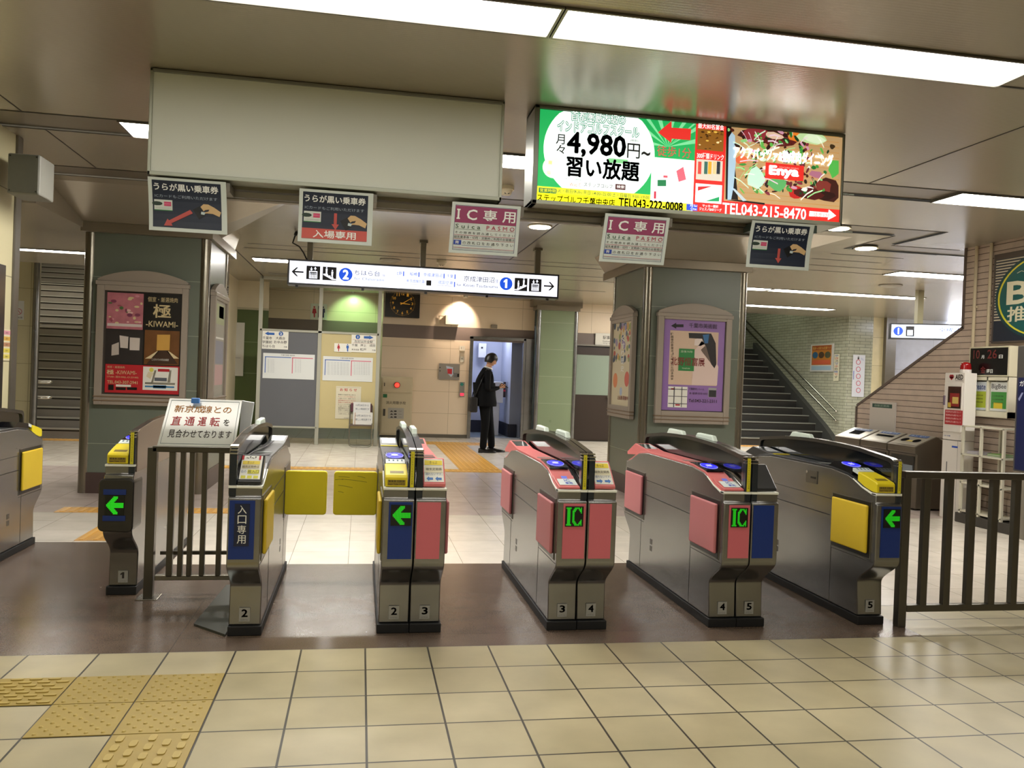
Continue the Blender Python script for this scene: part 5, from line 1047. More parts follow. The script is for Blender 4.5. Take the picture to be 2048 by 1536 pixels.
# ================================================================== PARTITION WITH NOTICES (Y=15)
PGR = m('#a5a596', .45)
t = thing('partition', 'tall framed partition with a grey board and a cream board', 'partition', (-.7, 15.05, 0))
for x in (-1.745, -.735, .285): b = MB(); b.box(x-.032, x+.032, 15.0, 15.06, 0, 2.9, PGR); b.build('post', t, bevel=.004)
b = MB(); b.box(-1.745, .285, 15.0, 15.06, 1.955, 1.995, PGR); b.box(-1.745, .285, 15.0, 15.06, 2.85, 2.90, PGR); b.box(-1.745, -.735, 15.0, 15.06, .285, .315, PGR); b.build('cross_rail', t, bevel=.003)
b = MB(); b.box(-1.713, -.767, 15.02, 15.045, .315, 1.957, m('#5e6064', .45, noise=.08, nscale=2)); b.build('grey_board', t)
b = MB(); b.box(-.703, .253, 15.02, 15.045, .30, 1.957, m('#bfb282', .5, noise=.05, nscale=2)); b.build('cream_board', t)
Zc7 = (500, 580, 4.452)
def sheet(name, label, cat, x0, y0, x1, y1, c, mt, zoom=Zc7, kind='Y', thick=.008, grp=None, sgn=-1):
    p = PR(kind, c, zoom, sgn=sgn); cx, cy = (x0+x1)/2, (y0+y1)/2; u0, u1 = p.px(x0, cy)[0], p.px(x1, cy)[0]; v0, v1 = p.px(cx, y1)[1], p.px(cx, y0)[1]
    if u0 > u1: u0, u1 = u1, u0
    t = thing(name, label, cat, ((u0+u1)/2, c, (v0+v1)/2) if kind == 'Y' else (c, (u0+u1)/2, (v0+v1)/2), grp)
    b = MB()
    if kind == 'Y': b.box(u0, u1, c, c+thick, v0, v1, mt)
    elif sgn < 0: b.box(c, c+thick, u0, u1, v0, v1, mt)
    else: b.box(c-thick, c, u0, u1, v0, v1, mt)
    b.build('sheet', t); p.u = (u0, u1); p.v = (v0, v1); return t, p
BLU = m('#1f5aa8', .5); RDD = m('#b0242c', .5)
t, p = sheet('wall_sign', 'white sign with blue left arrow listing stations toward ちはら台, on the grey board', 'sign', 108, 367, 341, 527, 15.008, PAPER)
p.ppoly([(132, 386), (165, 370), (165, 379), (218, 381), (218, 401), (165, 399), (165, 405)], BLU); p.pcirc(276, 390, 20, BLU, ry=20); p.layer = 2
for s1, a in (('2', (266, 380, 286, 402)),): p.ptext(s1, *a, WHITE, .02)
for s1, a in (('千葉寺', (113, 414, 195, 440)), ('大森台', (230, 416, 312, 442)), ('学園前', (110, 450, 196, 476)), ('おゆみ野', (214, 452, 328, 478)), ('ちはら台', (110, 486, 222, 512)), ('方面', (300, 500, 330, 514))): p.ptext(s1, *a, INK, .01)
p.done(t)
t, p = sheet('wall_sign', 'white sign with blue right arrow and number 1, on the cream board', 'sign', 903, 393, 1124, 556, 15.008, PAPER)
p.ppoly([(1100, 425), (1062, 405), (1062, 412), (1014, 410), (1014, 432), (1062, 434), (1062, 440)], BLU); p.pcirc(960, 418, 20, BLU, ry=20); p.pquad(915, 444, 1112, 446, m('#a05a50', .5)); p.pquad(915, 474, 1112, 476, m('#a05a50', .5)); p.layer = 2
for s1, a in (('1', (958, 408, 963, 430)),): p.ptext(s1, *a, WHITE)
for s1, a in (('左記以外全駅', (930, 448, 1094, 472)), ('千葉', (906, 480, 958, 502)), ('押上', (984, 482, 1034, 504)), ('成田', (1064, 484, 1114, 506)), ('松戸', (980, 518, 1034, 542)), ('新京成線', (906, 524, 970, 538)), ('方面', (1086, 530, 1118, 544))): p.ptext(s1, *a, INK, .01)
p.done(t)
def man(p, x, y, h, mt, woman):
    p.pcirc(x, y-h*.42, h*.085, mt, 12)
    if woman: p.ppoly([(x-h*.12, y-h*.30), (x+h*.12, y-h*.30), (x+h*.2, y+h*.12), (x+h*.07, y+h*.14), (x+h*.05, y+h*.5), (x-h*.05, y+h*.5), (x-h*.07, y+h*.14), (x-h*.2, y+h*.12)], mt)
    else: p.ppoly([(x-h*.16, y-h*.30), (x+h*.16, y-h*.30), (x+h*.17, y+h*.05), (x+h*.09, y+h*.08), (x+h*.08, y+h*.5), (x-h*.08, y+h*.5), (x-h*.09, y+h*.08), (x-h*.17, y+h*.05)], mt)
t, p = sheet('restroom_sign', 'small white restroom sign with red woman and blue man, on the cream board', 'sign', 750, 476, 904, 552, 15.004, PAPER)
man(p, 789, 512, 66, RDD, True); man(p, 869, 514, 66, BLU, False); p.done(t)
for nm, bx_, lab in (('tt1', (114, 568, 574, 792), 'white timetable sheet taped to the grey board'), ('tt2', (648, 596, 1092, 812), 'white timetable sheet taped to the cream board')):
    t, p = sheet('timetable', lab, 'timetable', *bx_, 15.010, m('#d4d8d6', .45), grp=None); x0, y0, x1, y1 = bx_; w = x1-x0; h = y1-y0
    p.pquad(x0+w*.04, y0+h*.12, x0+w*.55, y0+h*.15, BLU); p.pquad(x0+w*.04, y0+h*.12, x0+w*.055, y0+h*.75, BLU); p.pquad(x0+w*.565, y0+h*.16, x0+w*.97, y0+h*.19, m('#c8506a', .5)); p.pquad(x0+w*.565, y0+h*.16, x0+w*.58, y0+h*.78, m('#c8506a', .5))
    p.layer = 2; g7 = m('#9aa0a4', .6); p.ptext('千葉中央駅 時刻表', x0+w*.35, y0+h*.03, x0+w*.62, y0+h*.09, INK)
    for k in range(9):
        for q_, (a, c) in enumerate(((.09, .52), (.62, .94))):
            if nm == 'tt1' and q_ == 0: c = .22
            if nm == 'tt1' and q_ == 1: c = .74
            p.ptext('05 12 24 36 48 53 59'[: (20 if c-a > .2 else 8)], x0+w*a, y0+h*(.22+.06*k), x0+w*c, y0+h*(.255+.06*k), g7)
    p.done(t)
t, p = sheet('notice', 'white notice headed お知らせ with red and black lines, low on the cream board', 'notice', 762, 858, 986, 1148, 15.010, m('#cfcab2', .5))
p.pquad(770, 868, 978, 869, INK); p.layer = 2; p.ptext('お 知 ら せ', 802, 876, 952, 902, RDD, .02)
for k in range(11):
    p.ptext(['駅構内での迷惑行為に関する', 'キャリーバッグの取扱いに', 'ご注意ください。危険ですので', '携帯電話のながら歩きは'][k % 4], 785, 928+k*17, 940, 939+k*17, RDD if k in (1, 3, 4) else INK)
p.ptext('京成電鉄', 835, 1136, 880, 1144, INK); p.done(t)
t, p = sheet('restroom_sign', 'square white restroom sign high on the wall, half hidden by a partition post', 'sign', 538, 123, 685, 264, 20.97, m('#d4d8c8', .5))
man(p, 573, 194, 100, RDD, True); p.pquad(606, 142, 613, 245, INK); man(p, 651, 196, 100, m('#1c2448', .5), False); p.done(t)
# green light falling on the recess wall: a small spot fixture there
def spot(name, label, loc, tgt, col, power, size, blend=.6, r=.03):
    t = thing(name, label, 'spotlight', loc); b = MB(); b.cyl((loc[0], loc[1], loc[2]), .045, .07, m('#c9c4b4', .4), 16); b.build('housing', t)
    l = bpy.data.lights.new('spot_lamp', 'SPOT'); l.energy = power; l.color = col; l.spot_size = math.radians(size); l.spot_blend = blend; l.shadow_soft_size = r
    o = bpy.data.objects.new('spot_lamp', l); COL.objects.link(o); p0 = Vector(loc)-Vector((0, 0, .02)); o.location = p0; o.rotation_euler = (Vector(tgt)-p0).to_track_quat('-Z', 'Y').to_euler(); attach(o, t); return t
spot('spotlight', 'small spotlight lighting the recess wall pale green, hidden behind the direction sign', (-.25, 20.2, 3.15), (-.22, 21.0, 2.55), (.50, 1.0, .42), 60, 85)
spot('spotlight', 'small spotlight shining warm white on the wall box beside the clock', (2.02, 16.85, 2.88), (1.95, 17.3, 2.45), (1.0, .78, .62), 85, 80)
# folding chair with boxes
t = thing('folding_chair', 'folding chair with tubular frame standing before the cream board', 'chair', (.03, 14.85, 0))
CT = m('#8f8c80', .3, .8)
for y in (14.72, 14.98):
    b = MB(); xa, xb = -.17, .215; rr = .05; z0_ = .012
    pts = [(xa, y, .42 if y < 14.9 else .72), (xa, y, z0_+rr), (xa+rr*.3, y, z0_+rr*.3), (xa+rr, y, z0_), (xb-rr, y, z0_), (xb-rr*.3, y, z0_+rr*.3), (xb, y, z0_+rr), (xb, y, .42 if y < 14.9 else .72)]
    b.tube(pts, .011, CT, 8, cap=True); b.build('leg_frame', t)
b = MB(); b.box(-.17, .215, 14.70, 15.0-.012, .365, .39, m('#5a4c42', .5)); b.build('seat', t, bevel=.006)
b = MB(); b.box(-.16, .205, 14.965, 14.985, .60, .75, m('#5a2f3a', .5)); b.build('backrest', t, bevel=.006)
for (x0, x1, y0, y1, z0_, z1_, tx, lab) in ((-.11, .22, 14.72, 14.86, .392, .60, ('10月28日から', '新しい時刻表です'), 'white box of new timetables in front on the folding chair'), (-.115, .18, 14.865, 14.955, .392, .775, ('10月28日から', '新しい時刻表です'), 'taller white box of new timetables behind the first box on the chair')):
    t = thing('leaflet_box', lab, 'box', ((x0+x1)/2, (y0+y1)/2, z0_), 'leaflet boxes on the folding chair'); b = MB(); b.box(x0, x1, y0, y1, z0_, z1_, m('#d0d0cc', .5)); bb = b.build('box_body', t, bevel=.002)
    p = PR('Y', y0); zz = z1_-.15 if y0 > 14.8 else z0_+.03; p.text(tx[0], x0+.04, x1-.03, z1_-.07, z1_-.035, m('#4f5a68', .5), .01); p.text(tx[1], x0+.04, x1-.02, z1_-.14 if y0 < 14.8 else z1_-.135, z1_-.10, m('#4f5a68', .5), .01); p.done(bb)
    if y0 < 14.8: b = MB(); b.box(x0+.025, x0+.035, y0-.002, y0, z0_, z1_, m('#9a6a3a', .5)); b.build('edge_tape', bb)
# white standing sign behind left pillar
t, p = sheet('platform_sign', 'tall white platform sign with blue circle, on the green wall behind the left pillar', 'sign', 400, 1055, 562, 1740, 16.15, m('#c6c4b8', .5), zoom=(400, 480, 6.4))
p.pcirc(268, 1345, 42, m('#14306a', .5)); p.pquad(200, 1503, 520, 1506, INK); p.layer = 2
p.ptext('2', 250, 1318, 290, 1375, WHITE, .03); p.ptext('ちはら台', 235, 1412, 398, 1450, INK, .01); p.ptext('方面', 402, 1412, 424, 1448, INK); p.ptext('Chiharadai', 262, 1465, 408, 1482, INK); p.ptext('ちはら台', 235, 1514, 375, 1540, INK); p.done(t)
# ================================================================== BACK WALL ITEMS (Y=17.3)
t = thing('wall_clock', 'square black clock with orange numerals on the back wall', 'clock', (.78, 17.26, 2.7))
b = MB(); b.box(.43, 1.13, 17.18, 17.29, 2.44, 2.99, m('#14120c', .3)); b.build('case', t, bevel=.006)
p = PR('Y', 17.18, depth=.0015); OC = m('#c8902c', .5, emit=.35); cx, cz_ = .78, 2.725
for k in range(60):
    a = math.radians(k*6); r0, r1 = (.238, .25) if k % 5 else (.235, .255); w_ = .002 if k % 5 else .004
    dx, dz = math.sin(a), math.cos(a); p.poly([(cx+r0*dx-w_*dz, cz_+r0*dz+w_*dx), (cx+r1*dx-w_*dz, cz_+r1*dz+w_*dx), (cx+r1*dx+w_*dz, cz_+r1*dz-w_*dx), (cx+r0*dx+w_*dz, cz_+r0*dz-w_*dx)], OC)
for k in range(1, 13): a = math.radians(k*30); u, v = cx+.195*math.sin(a), cz_+.195*math.cos(a); w_ = .016 if k < 10 else .028; p.text(str(k), u-w_, u+w_, v-.026, v+.026, OC, .02)
p.text('Rhythm', cx-.05, cx+.05, cz_+.095, cz_+.115, OC) if False else None
r_ = p.done(t, 'dial'); 
def hand_(name, a, L, w_, l):
    a = math.radians(a); dx, dz = math.sin(a), math.cos(a); b = MB(); y = 17.18-.004*l
    b.prism([(cx-.05*dx-w_*dz, cz_-.05*dz+w_*dx), (cx+L*dx-w_*.5*dz, cz_+L*dz+w_*.5*dx), (cx+L*dx+w_*.5*dz, cz_+L*dz-w_*.5*dx), (cx-.05*dx+w_*dz, cz_-.05*dz-w_*dx)], y-.002, y, OC, 'y'); b.build(name, t)
hand_('hour_hand', 96, .15, .012, 1); hand_('minute_hand', 57, .22, .008, 2)
t = thing('wall_box', 'overexposed cream wall box under the spotlight, with conduit at its left', 'wall box', (1.8, 17.2, 2.42)); b = MB(); b.box(1.66, 1.94, 17.12, 17.3, 2.34, 2.53, m('#d8d0bc', .5)); b.build('housing', t, bevel=.006)
b = MB(); b.tube([(1.66, 17.2, 2.51), (1.54, 17.25, 2.51), (1.54, 17.27, 2.33)], .012, CREAM, 8); b.build('conduit', t)
b = MB(); b.box(2.63, 2.76, 17.25, 17.3, 2.31, 2.385, m('#8a8070', .5)); tag(b.build('junction_box', bevel=.004), 'tiny brown grey box on the back wall above the washroom door', 'junction box')
t = thing('hydrant_cabinet', 'cream fire hydrant cabinet with red lamp on the back wall', 'hydrant cabinet', (.72, 17.2, .04))
HC = m('#c4b899', .45); b = MB(); b.box(.405, 1.04, 17.10, 17.3, .04, 1.225, HC); b.build('cabinet_body', t, bevel=.005)
b = MB(); b.box(.43, 1.015, 17.085, 17.10, .07, .885, HC); d_ = b.build('door', t, bevel=.004); b = MB(); b.box(.43, 1.015, 17.085, 17.10, .91, 1.20, HC); u_ = b.build('upper_door', t, bevel=.004)
b = MB(); b.box(.46, .505, 17.075, 17.085, .43, .57, m('#3a3630', .4)); b.build('handle', d_); b = MB(); b.box(.462, .478, 17.078, 17.085, 1.03, 1.10, m('#3a3630', .4)); b.build('handle', u_)
b = MB(); b.cyl((.722, 17.085, 1.06), .062, -.012, m('#8a2018', .4), 24, axis='y'); b.sphere((.722, 17.075, 1.06), .048, .035, .048, m('#ff3a2c', .3, emit=2.2), 20, 10); b.build('alarm_lamp', u_)
b = MB(); b.box(.45, .53, 17.078, 17.084, .80, .87, m('#1c6a3c', .5)); b.build('green_label', d_)
p = PR('Y', 17.085, Zc7, depth=.001); p.pquad(1228, 1050, 1369, 1146, m('#a8a49a', .5)); p.layer = 2
p.ptext('消火用散水栓', 1210, 990, 1388, 1018, INK, .005); p.ptext('ドア', 1186, 932, 1204, 952, WHITE) if False else None
for k in range(3): p.ptext('▲● ー', 1245, 1072+k*26, 1350, 1086+k*26, INK)
p.done(d_)
t, p = sheet('tactile_map', 'square grey tactile map plate with red and white plan on the back wall', 'map plate', 1681, 656, 1867, 800, 17.27, m('#9a948c', .35, .5)); p.ppoly([(1745, 675), (1815, 690), (1812, 745), (1790, 775), (1760, 740)], m('#a8b4c4', .5)); p.layer = 2; p.ppoly([(1755, 700), (1800, 702), (1798, 750), (1760, 745)], RDD); p.pquad(1812, 740, 1845, 778, m('#6a6a68', .5)); p.pquad(1845, 745, 1862, 775, BLACK); p.pcirc(1692, 690, 5, INK); p.pcirc(1692, 720, 5, INK); p.pquad(1810, 690, 1814, 745, INK); p.done(t)
t, p = sheet('switch_plate', 'upper of two small white plates left of the washroom door', 'switch plate', 1866, 497, 1914, 540, 17.28, m('#d4cebc', .5)); p.ptext('▮▯', 1880, 508, 1902, 526, m('#8a8578', .5)); p.done(t)
b = MB(); xx, zz = PY(500+1888/4.452, 580+548/4.452, 17.28); b.box(xx-.05, xx+.05, 17.22, 17.29, zz-.01, zz+.005, m('#a89c80', .5)); tag(b.build('small_shelf'), 'tiny shelf under the upper small white plate', 'shelf')
t, p = sheet('switch_plate', 'lower of two small white plates left of the washroom door', 'switch plate', 1871, 592, 1903, 640, 17.28, m('#d4cebc', .5)); p.pcirc(1887, 612, 6, m('#7a7568', .5)); p.done(t)
t, p = sheet('call_panel', 'narrow grey call panel with green arrow and red digits left of the washroom door', 'call panel', 1866, 820, 1909, 951, 17.27, m('#8d8a84', .35, .5)); p.ppoly([(1887, 822), (1905, 840), (1887, 858), (1869, 840)], m('#1f7a6a', .5)); p.pquad(1872, 918, 1903, 942, m('#f03048', .5, emit=1.5)); p.done(t)
# washroom hand dryer / basin
t = thing('hand_washer', 'white wall basin unit on a pedestal seen through the washroom doorway', 'washbasin', (2.98, 18.4, 0)); WB = m('#d6d8e0', .35)
b = MB(); b.box(2.82, 3.10, 18.2, 18.55, .72, 1.19, WB); b.build('basin_body', t, bevel=.02, seg=3); b = MB(); b.box(2.9, 3.04, 18.3, 18.45, 0, .72, WB); b.build('pedestal', t, bevel=.01); b = MB(); b.box(3.10, 3.16, 18.25, 18.5, .85, 1.19, m('#3a3038', .4)); b.box(3.105, 3.155, 18.235, 18.25, .98, 1.02, m('#c83050', .5)); b.build('control_panel', t)
t = thing('hand_dryer', 'small white dispenser high on the washroom wall', 'dispenser', (2.55, 19.05, 1.9)); b = MB(); b.box(2.62, 2.80, 18.98, 19.13, 1.72, 2.05, WB); b.build('dispenser_body', t, bevel=.012); b = MB(); b.box(2.68, 2.72, 18.97, 18.98, 1.93, 1.97, INK); b.build('window', t)
# station office door
t = thing('office_door', 'dark brown station office door with frosted window', 'door', (4.87, 17.3, 0)); DB = m('#2b1e14', .35)
b = MB(); b.box(4.45, 5.30, 17.26, 17.31, 0, 2.03, m('#1c1510', .4)); b.build('frame', t); b = MB(); b.box(4.47, 5.26, 17.235, 17.26, .02, .99, DB); b.box(4.47, 5.26, 17.235, 17.26, 1.84, 2.0, DB); b.box(5.225, 5.26, 17.235, 17.26, .99, 1.84, DB); b.build('door_leaf', t)
b = MB(); b.box(4.465, 5.225, 17.245, 17.25, .99, 1.84, m('#7f8c7e', .25)); b.build('frosted_pane', t); b = MB(); b.sphere((5.20, 17.18, .95), .035, .035, .035, CHROME, 16, 10); b.cyl((5.20, 17.235, .95), .015, -.05, CHROME, 12, axis='y'); b.build('knob', t)
b = MB(); b.box(4.45, 5.3, 17.2, 17.3, 2.03, 2.06, STEEL_D); structure(b.build('trim_9'))
t, p = sheet('office_sign', 'white sign reading 駅事務室 above the station office door', 'sign', 1494, 394, 1760, 506, 17.26, m('#c9c6ba', .5), zoom=(860, 580, 4.5175)); p.ptext('駅事務室', 1562, 415, 1690, 448, INK, .01); p.ptext('Station Office', 1560, 456, 1690, 472, INK); p.ptext('역무실 / 车站办公室', 1562, 478, 1690, 490, INK); p.done(t)
# ================================================================== RIGHT SIDE
XA = 6.17
t = thing('aed_cabinet', 'tall white AED cabinet with glass window and red notice', 'AED cabinet', (6.32, 7.87, 0)); WC_ = m('#d9d4cc', .4)
ya, yb = 7.72, 8.02
b = MB(); b.box(XA, 6.315, ya, yb, 0, .83, WC_); b.box(XA, 6.315, ya, yb, .835, 1.545, WC_); b.build('cabinet_body', t, bevel=.006)
b = MB(); b.box(XA-.012, XA, ya+.015, yb-.015, .92, 1.44, WC_); dd = b.build('door', t, bevel=.004)
b = MB(); b.box(XA-.015, XA-.0115, ya+.03, yb-.075, 1.17, 1.40, m('#3a1e18', .12)); w_ = b.build('window', dd)
b = MB(); b.box(XA-.017, XA-.015, ya+.05, yb-.11, 1.19, 1.33, m('#8a1f1c', .4)); b.box(XA-.018, XA-.017, ya+.06, yb-.15, 1.22, 1.29, m('#c9b060', .4)); b.box(XA-.018, XA-.016, yb-.13, yb-.085, 1.18, 1.23, m('#b8a040', .4)); b.build('defibrillator_bag', w_)
b = MB(); b.box(XA-.016, XA-.012, ya-.005, yb-.045, .998, 1.152, m('#a8242c', .4)); rn = b.build('red_notice', dd); p = PR('X', XA-.016)
for k in range(4): p.text('緊急時以外は開けないで', yb-.06, ya+.01, 1.122-.035*k, 1.142-.035*k, m('#e0b8b8', .5), .01)
p.done(rn); b = MB(); b.box(XA-.03, XA-.012, yb-.035, yb-.022, 1.2, 1.30, m('#6a5a68', .4)); b.build('handle', dd)
p = PR('X', XA); p.text('AED', 7.86, 7.745, 1.475, 1.525, INK, .03); p.text('自動体外式除細動器', 7.86, 7.745, 1.458, 1.468, INK); p.text('PHILIPS', 8.0, 7.90, .868, .882, m('#3a5aa0', .5), .01) if False else p.text('AED 設置', 8.0, 7.90, .868, .882, m('#3a5aa0', .5), .01)
p.circ(7.905, 1.505, .022, RDD, 16); p.circ(7.93, 1.505, .022, RDD, 16); p.poly([(7.885, 1.50), (7.95, 1.50), (7.917, 1.465)], RDD); p.quad(7.78, .755, 7.87, .775, m('#2a50b0', .5)); p.quad(7.93, .45, 7.945, .60, m('#5a5a5a', .5)); p.quad(ya, .83, yb, .834, SEAM); p.quad(ya+.06, .0, ya+.063, .83, SEAM); p.done(t)
t = thing('alarm_light', 'red beacon lamp on top of the AED cabinet', 'beacon', (6.24, 7.80, 1.545)); b = MB(); b.cyl((6.24, 7.80, 1.547), .055, .035, WC_, 20); b.build('base', t); b = MB(); b.cyl((6.24, 7.80, 1.582), .055, .05, m('#8c1414', .15), 20, r2=.05); b.dome((6.24, 7.80, 1.632), .05, .03, m('#8c1414', .15)); b.build('lens', t)
# recycling bins
HOLE = m('#030303', .9, spec=.05)
def recycle_bin(y0, y1, label, kind):
    t = thing('recycling_bin', label, 'bin', (6.28, (y0+y1)/2, 0), 'steel recycling bins against the brick wall')
    x0, x1 = 6.10, WX-.004; BM = m('#6f685c', .35, .75, noise=.08, nscale=3)
    P = [(x0+.03, .02), (x1, .02), (x1, .78), (x1-.10, .83), (x0, .715), (x0, .64), (x0+.03, .62)]
    b = MB(); b.prism(P, y0+.004, y1-.004, BM, 'y'); b.build('bin_body', t, bevel=.006)
    sl = (.83-.715)/(x1-.10-x0); f = lambda u, v, l: (x0+.02+(x1-.12-x0)*u, y1-.02-(y1-y0-.04)*v, .717+(x1-.12-x0)*u*sl+.0085*0+.0012*l+.008)
    b = MB(); b.poly([f(0, 0, 1), f(0, 1, 1), f(1, 1, 1), f(1, 0, 1)], m('#a5a294', .35, .4)); top = b.build('sloped_lid', t)
    b = MB(); g = MB()
    if kind == 'box': b.poly([f(.32, .25, 3), f(.32, .7, 3), f(.72, .7, 3), f(.72, .25, 3)], HOLE); 
    elif kind == 'slot': b.poly([f(.45, .18, 3), f(.45, .85, 3), f(.62, .85, 3), f(.62, .18, 3)], HOLE)
    else:
        for c in (.28, .72): b.poly([f(.42+.16*math.cos(a), c+.13*math.sin(a), 3) for a in [k*math.pi/8 for k in range(16)]], HOLE)
        b.poly([f(.30, .38, 3), f(.30, .62, 3), f(.40, .62, 3), f(.40, .38, 3)], m('#cdb83a', .5))
    b.build('opening', top)
    g.poly([f(.74, .15, 3), f(.74, .85, 3), f(.94, .85, 3), f(.94, .15, 3)], m('#2f5596', .5)); g.build('blue_label', top)
    tx = MB(); V_, Fc, (a, bb, cc, d) = glyphs({'box': '新聞雑誌', 'slot': 'その他ゴミ', 'round': 'カン ビン'}[kind], .02); tx.poly([f(.78+.12*(q[1]-cc)/(d-cc), .2+.6*(q[0]-a)/(bb-a), 5) for q in V_], m('#c8d4e4', .5), Fc); tx.build('lettering', top)
    b = MB(); b.box(x0+.024, x0+.03, y0+.05, y1-.05, .40, .60, m('#1f1d1a', .3)); b.box(x0+.020, x0+.024, y0+.07, y1-.07, .42, .50, m('#7e8a94', .3)) if kind == 'round' else None; b.build('front_window', t)
recycle_bin(9.42, 9.98, 'steel recycling bin with square opening, farthest of the three', 'box')
recycle_bin(8.88, 9.41, 'steel recycling bin with long slot, middle of the three', 'slot')
recycle_bin(8.36, 8.87, 'steel recycling bin with round openings and yellow mark, nearest of the three', 'round')
t, p = sheet('whiteboard', 'blank white board with green header on the brick wall above the bins', 'board', 317, 1163, 479, 1360, WX-.02, m('#c9c2ba', .45), zoom=(1640, 440, 3.2), kind='X', thick=.018); p.pquad(335, 1177, 462, 1202, m('#1f4a3c', .5)); p.layer = 2; p.ptext('自動定期券', 350, 1182, 445, 1196, m('#9ab0a0', .5)); p.done(t)
b = MB(); b.box(6.12, 6.125, 8.95, 9.12, .585, .635, m('#c9b8b0', .5)) ; tag(b.build('paper_label'), 'small pale label on the front of the middle recycling bin', 'label') if False else None
# conduits
CP = m('#b9ab8e', .5)
for yy, z0_, lab in ((7.97, 1.56, 'vertical cream conduit on the brick wall, left of the two'), (7.755, 1.83, 'vertical cream conduit on the brick wall, right of the two, above the date display')):
    t = thing('conduit', lab, 'conduit', (WX-.02, yy, z0_), 'conduits on the brick wall'); b = MB(); b.tube([(WX-.022, yy, z0_), (WX-.022, yy, 2.915)], .018, CP, 10); b.build('pipe', t)
    b = MB(); b.box(WX-.03, WX, yy-.03, yy+.03, 2.25, 2.27, CP); b.build('pipe_clip', t)
# green round advert billboard
Z2 = (1640, 440, 3.2)
t = thing('billboard', 'dark billboard with green oval and yellow ring, cut by the right edge', 'billboard', (WX-.03, 7.3, 2.35)); y_l, y_r = 7.68, 6.2
b = MB(); b.box(WX-.05, WX-.004, y_r, y_l, 1.86, 2.78, m('#4b4038', .5)); b.build('frame', t, bevel=.006)
p = PR('X', WX-.05); p.quad(y_r, 1.88, y_l-.03, 2.72, m('#131c2c', .4)); p.layer = 2; 
for k in range(22): z = 2.09+k*.029; p.quad(y_r, z, y_l-.035-.0*k, z+.014, m('#b5ab94', .5))
p.layer = 3; cu_, cv_ = 7.0, 2.31; p.circ(cu_, cv_, .635, m('#0b3a3c', .4), 48, .43); p.layer = 4; p.circ(cu_, cv_, .60, m('#c9c22e', .4), 48, .40); p.layer = 5; p.circ(cu_, cv_, .575, m('#0c4f4c', .4), 48, .385)
p.layer = 6; p.text('B', 7.47, 7.18, 2.25, 2.47, m('#c9c2a4', .5), .024); p.text('I', 7.12, 7.02, 2.25, 2.47, m('#c9c2a4', .5), .024); p.text('G', 6.96, 6.66, 2.25, 2.47, m('#c9c2a4', .5), .024); p.text('推進中', 7.46, 6.7, 2.07, 2.22, m('#c9c2a4', .5), .02); p.text('ベスト', 7.36, 6.9, 2.54, 2.58, m('#c9c2a4', .5)); p.done(t)
# date display
t = thing('date_display', 'black date display with dim red digits on the brick wall', 'date display', (WX-.1, 7.6, 1.67))
b = MB(); b.box(WX-.12, WX-.004, 7.33, 7.895, 1.515, 1.825, m('#c2bca2', .4)); b.build('frame', t, bevel=.004); p = PR('X', WX-.12); p.quad(7.35, 1.53, 7.875, 1.81, m('#120d0e', .2)); p.layer = 2
for s1, a, bb, c, d, mt in (('10', 7.83, 7.74, 1.70, 1.79, m('#5a1414', .4, emit=.2)), ('月', 7.715, 7.675, 1.70, 1.735, WHITE), ('26', 7.63, 7.50, 1.70, 1.79, m('#5a1414', .4, emit=.25)), ('日', 7.47, 7.42, 1.70, 1.735, WHITE), ('金', 7.72, 7.65, 1.55, 1.62, m('#5a1414', .4, emit=.3)), ('曜日', 7.63, 7.55, 1.55, 1.59, WHITE)): p.text(s1, a, bb, c, d, mt, .01)
p.done(t)
# magazine wall rack and magazines
t = thing('magazine_rack', 'white wall rack under the date display holding free magazines', 'magazine rack', (WX-.1, 7.6, 1.3)); MR = m('#cfcab4', .45)
b = MB(); b.box(WX-.03, WX-.004, 7.33, 7.90, 1.10, 1.51, MR); b.build('back_panel', t); b = MB()
for y in (7.895, 7.615, 7.335): b.box(WX-.12, WX-.03, y-.008, y+.008, 1.10, 1.51, MR)
b.box(WX-.13, WX-.03, 7.327, 7.903, 1.10, 1.16, MR); b.box(WX-.12, WX-.03, 7.33, 7.9, 1.475, 1.51, MR); b.build('compartment', t)
for (y0_, y1_, lab, c1, c2, ttl, tc) in ((7.64, 7.87, 'free magazine with yellow green cover titled Create, in the wall rack', '#a9b83a', '#c9d0d8', 'Create', '#2a3f7a'), (7.36, 7.59, 'free magazine with white and green cover, right one in the wall rack', '#3f8a3a', '#c9ccc8', 'BigBee', '#5a5a5a')):
    t = thing('magazine', lab, 'magazine', (WX-.09, (y0_+y1_)/2, 1.17)); b = MB(); b.box(WX-.10, WX-.08, y0_, y1_, 1.165, 1.46, m(c2, .4)); mg = b.build('cover', t); p = PR('X', WX-.10); p.quad(y0_+.01, 1.19, y1_-.01, 1.36, m(c1, .4)); p.layer = 2; p.text(ttl, y1_-.015, y0_+.02, 1.38, 1.44, m(tc, .5), .02)
    for k in range(3): p.text('お仕事情報満載', y1_-.03, y0_+.05, 1.24+.035*k, 1.255+.035*k, INK)
    if c1 == '#3f8a3a': p.quad(y0_+.06, 1.19, y1_-.05, 1.25, m('#c9b52e', .4))
    p.done(mg)
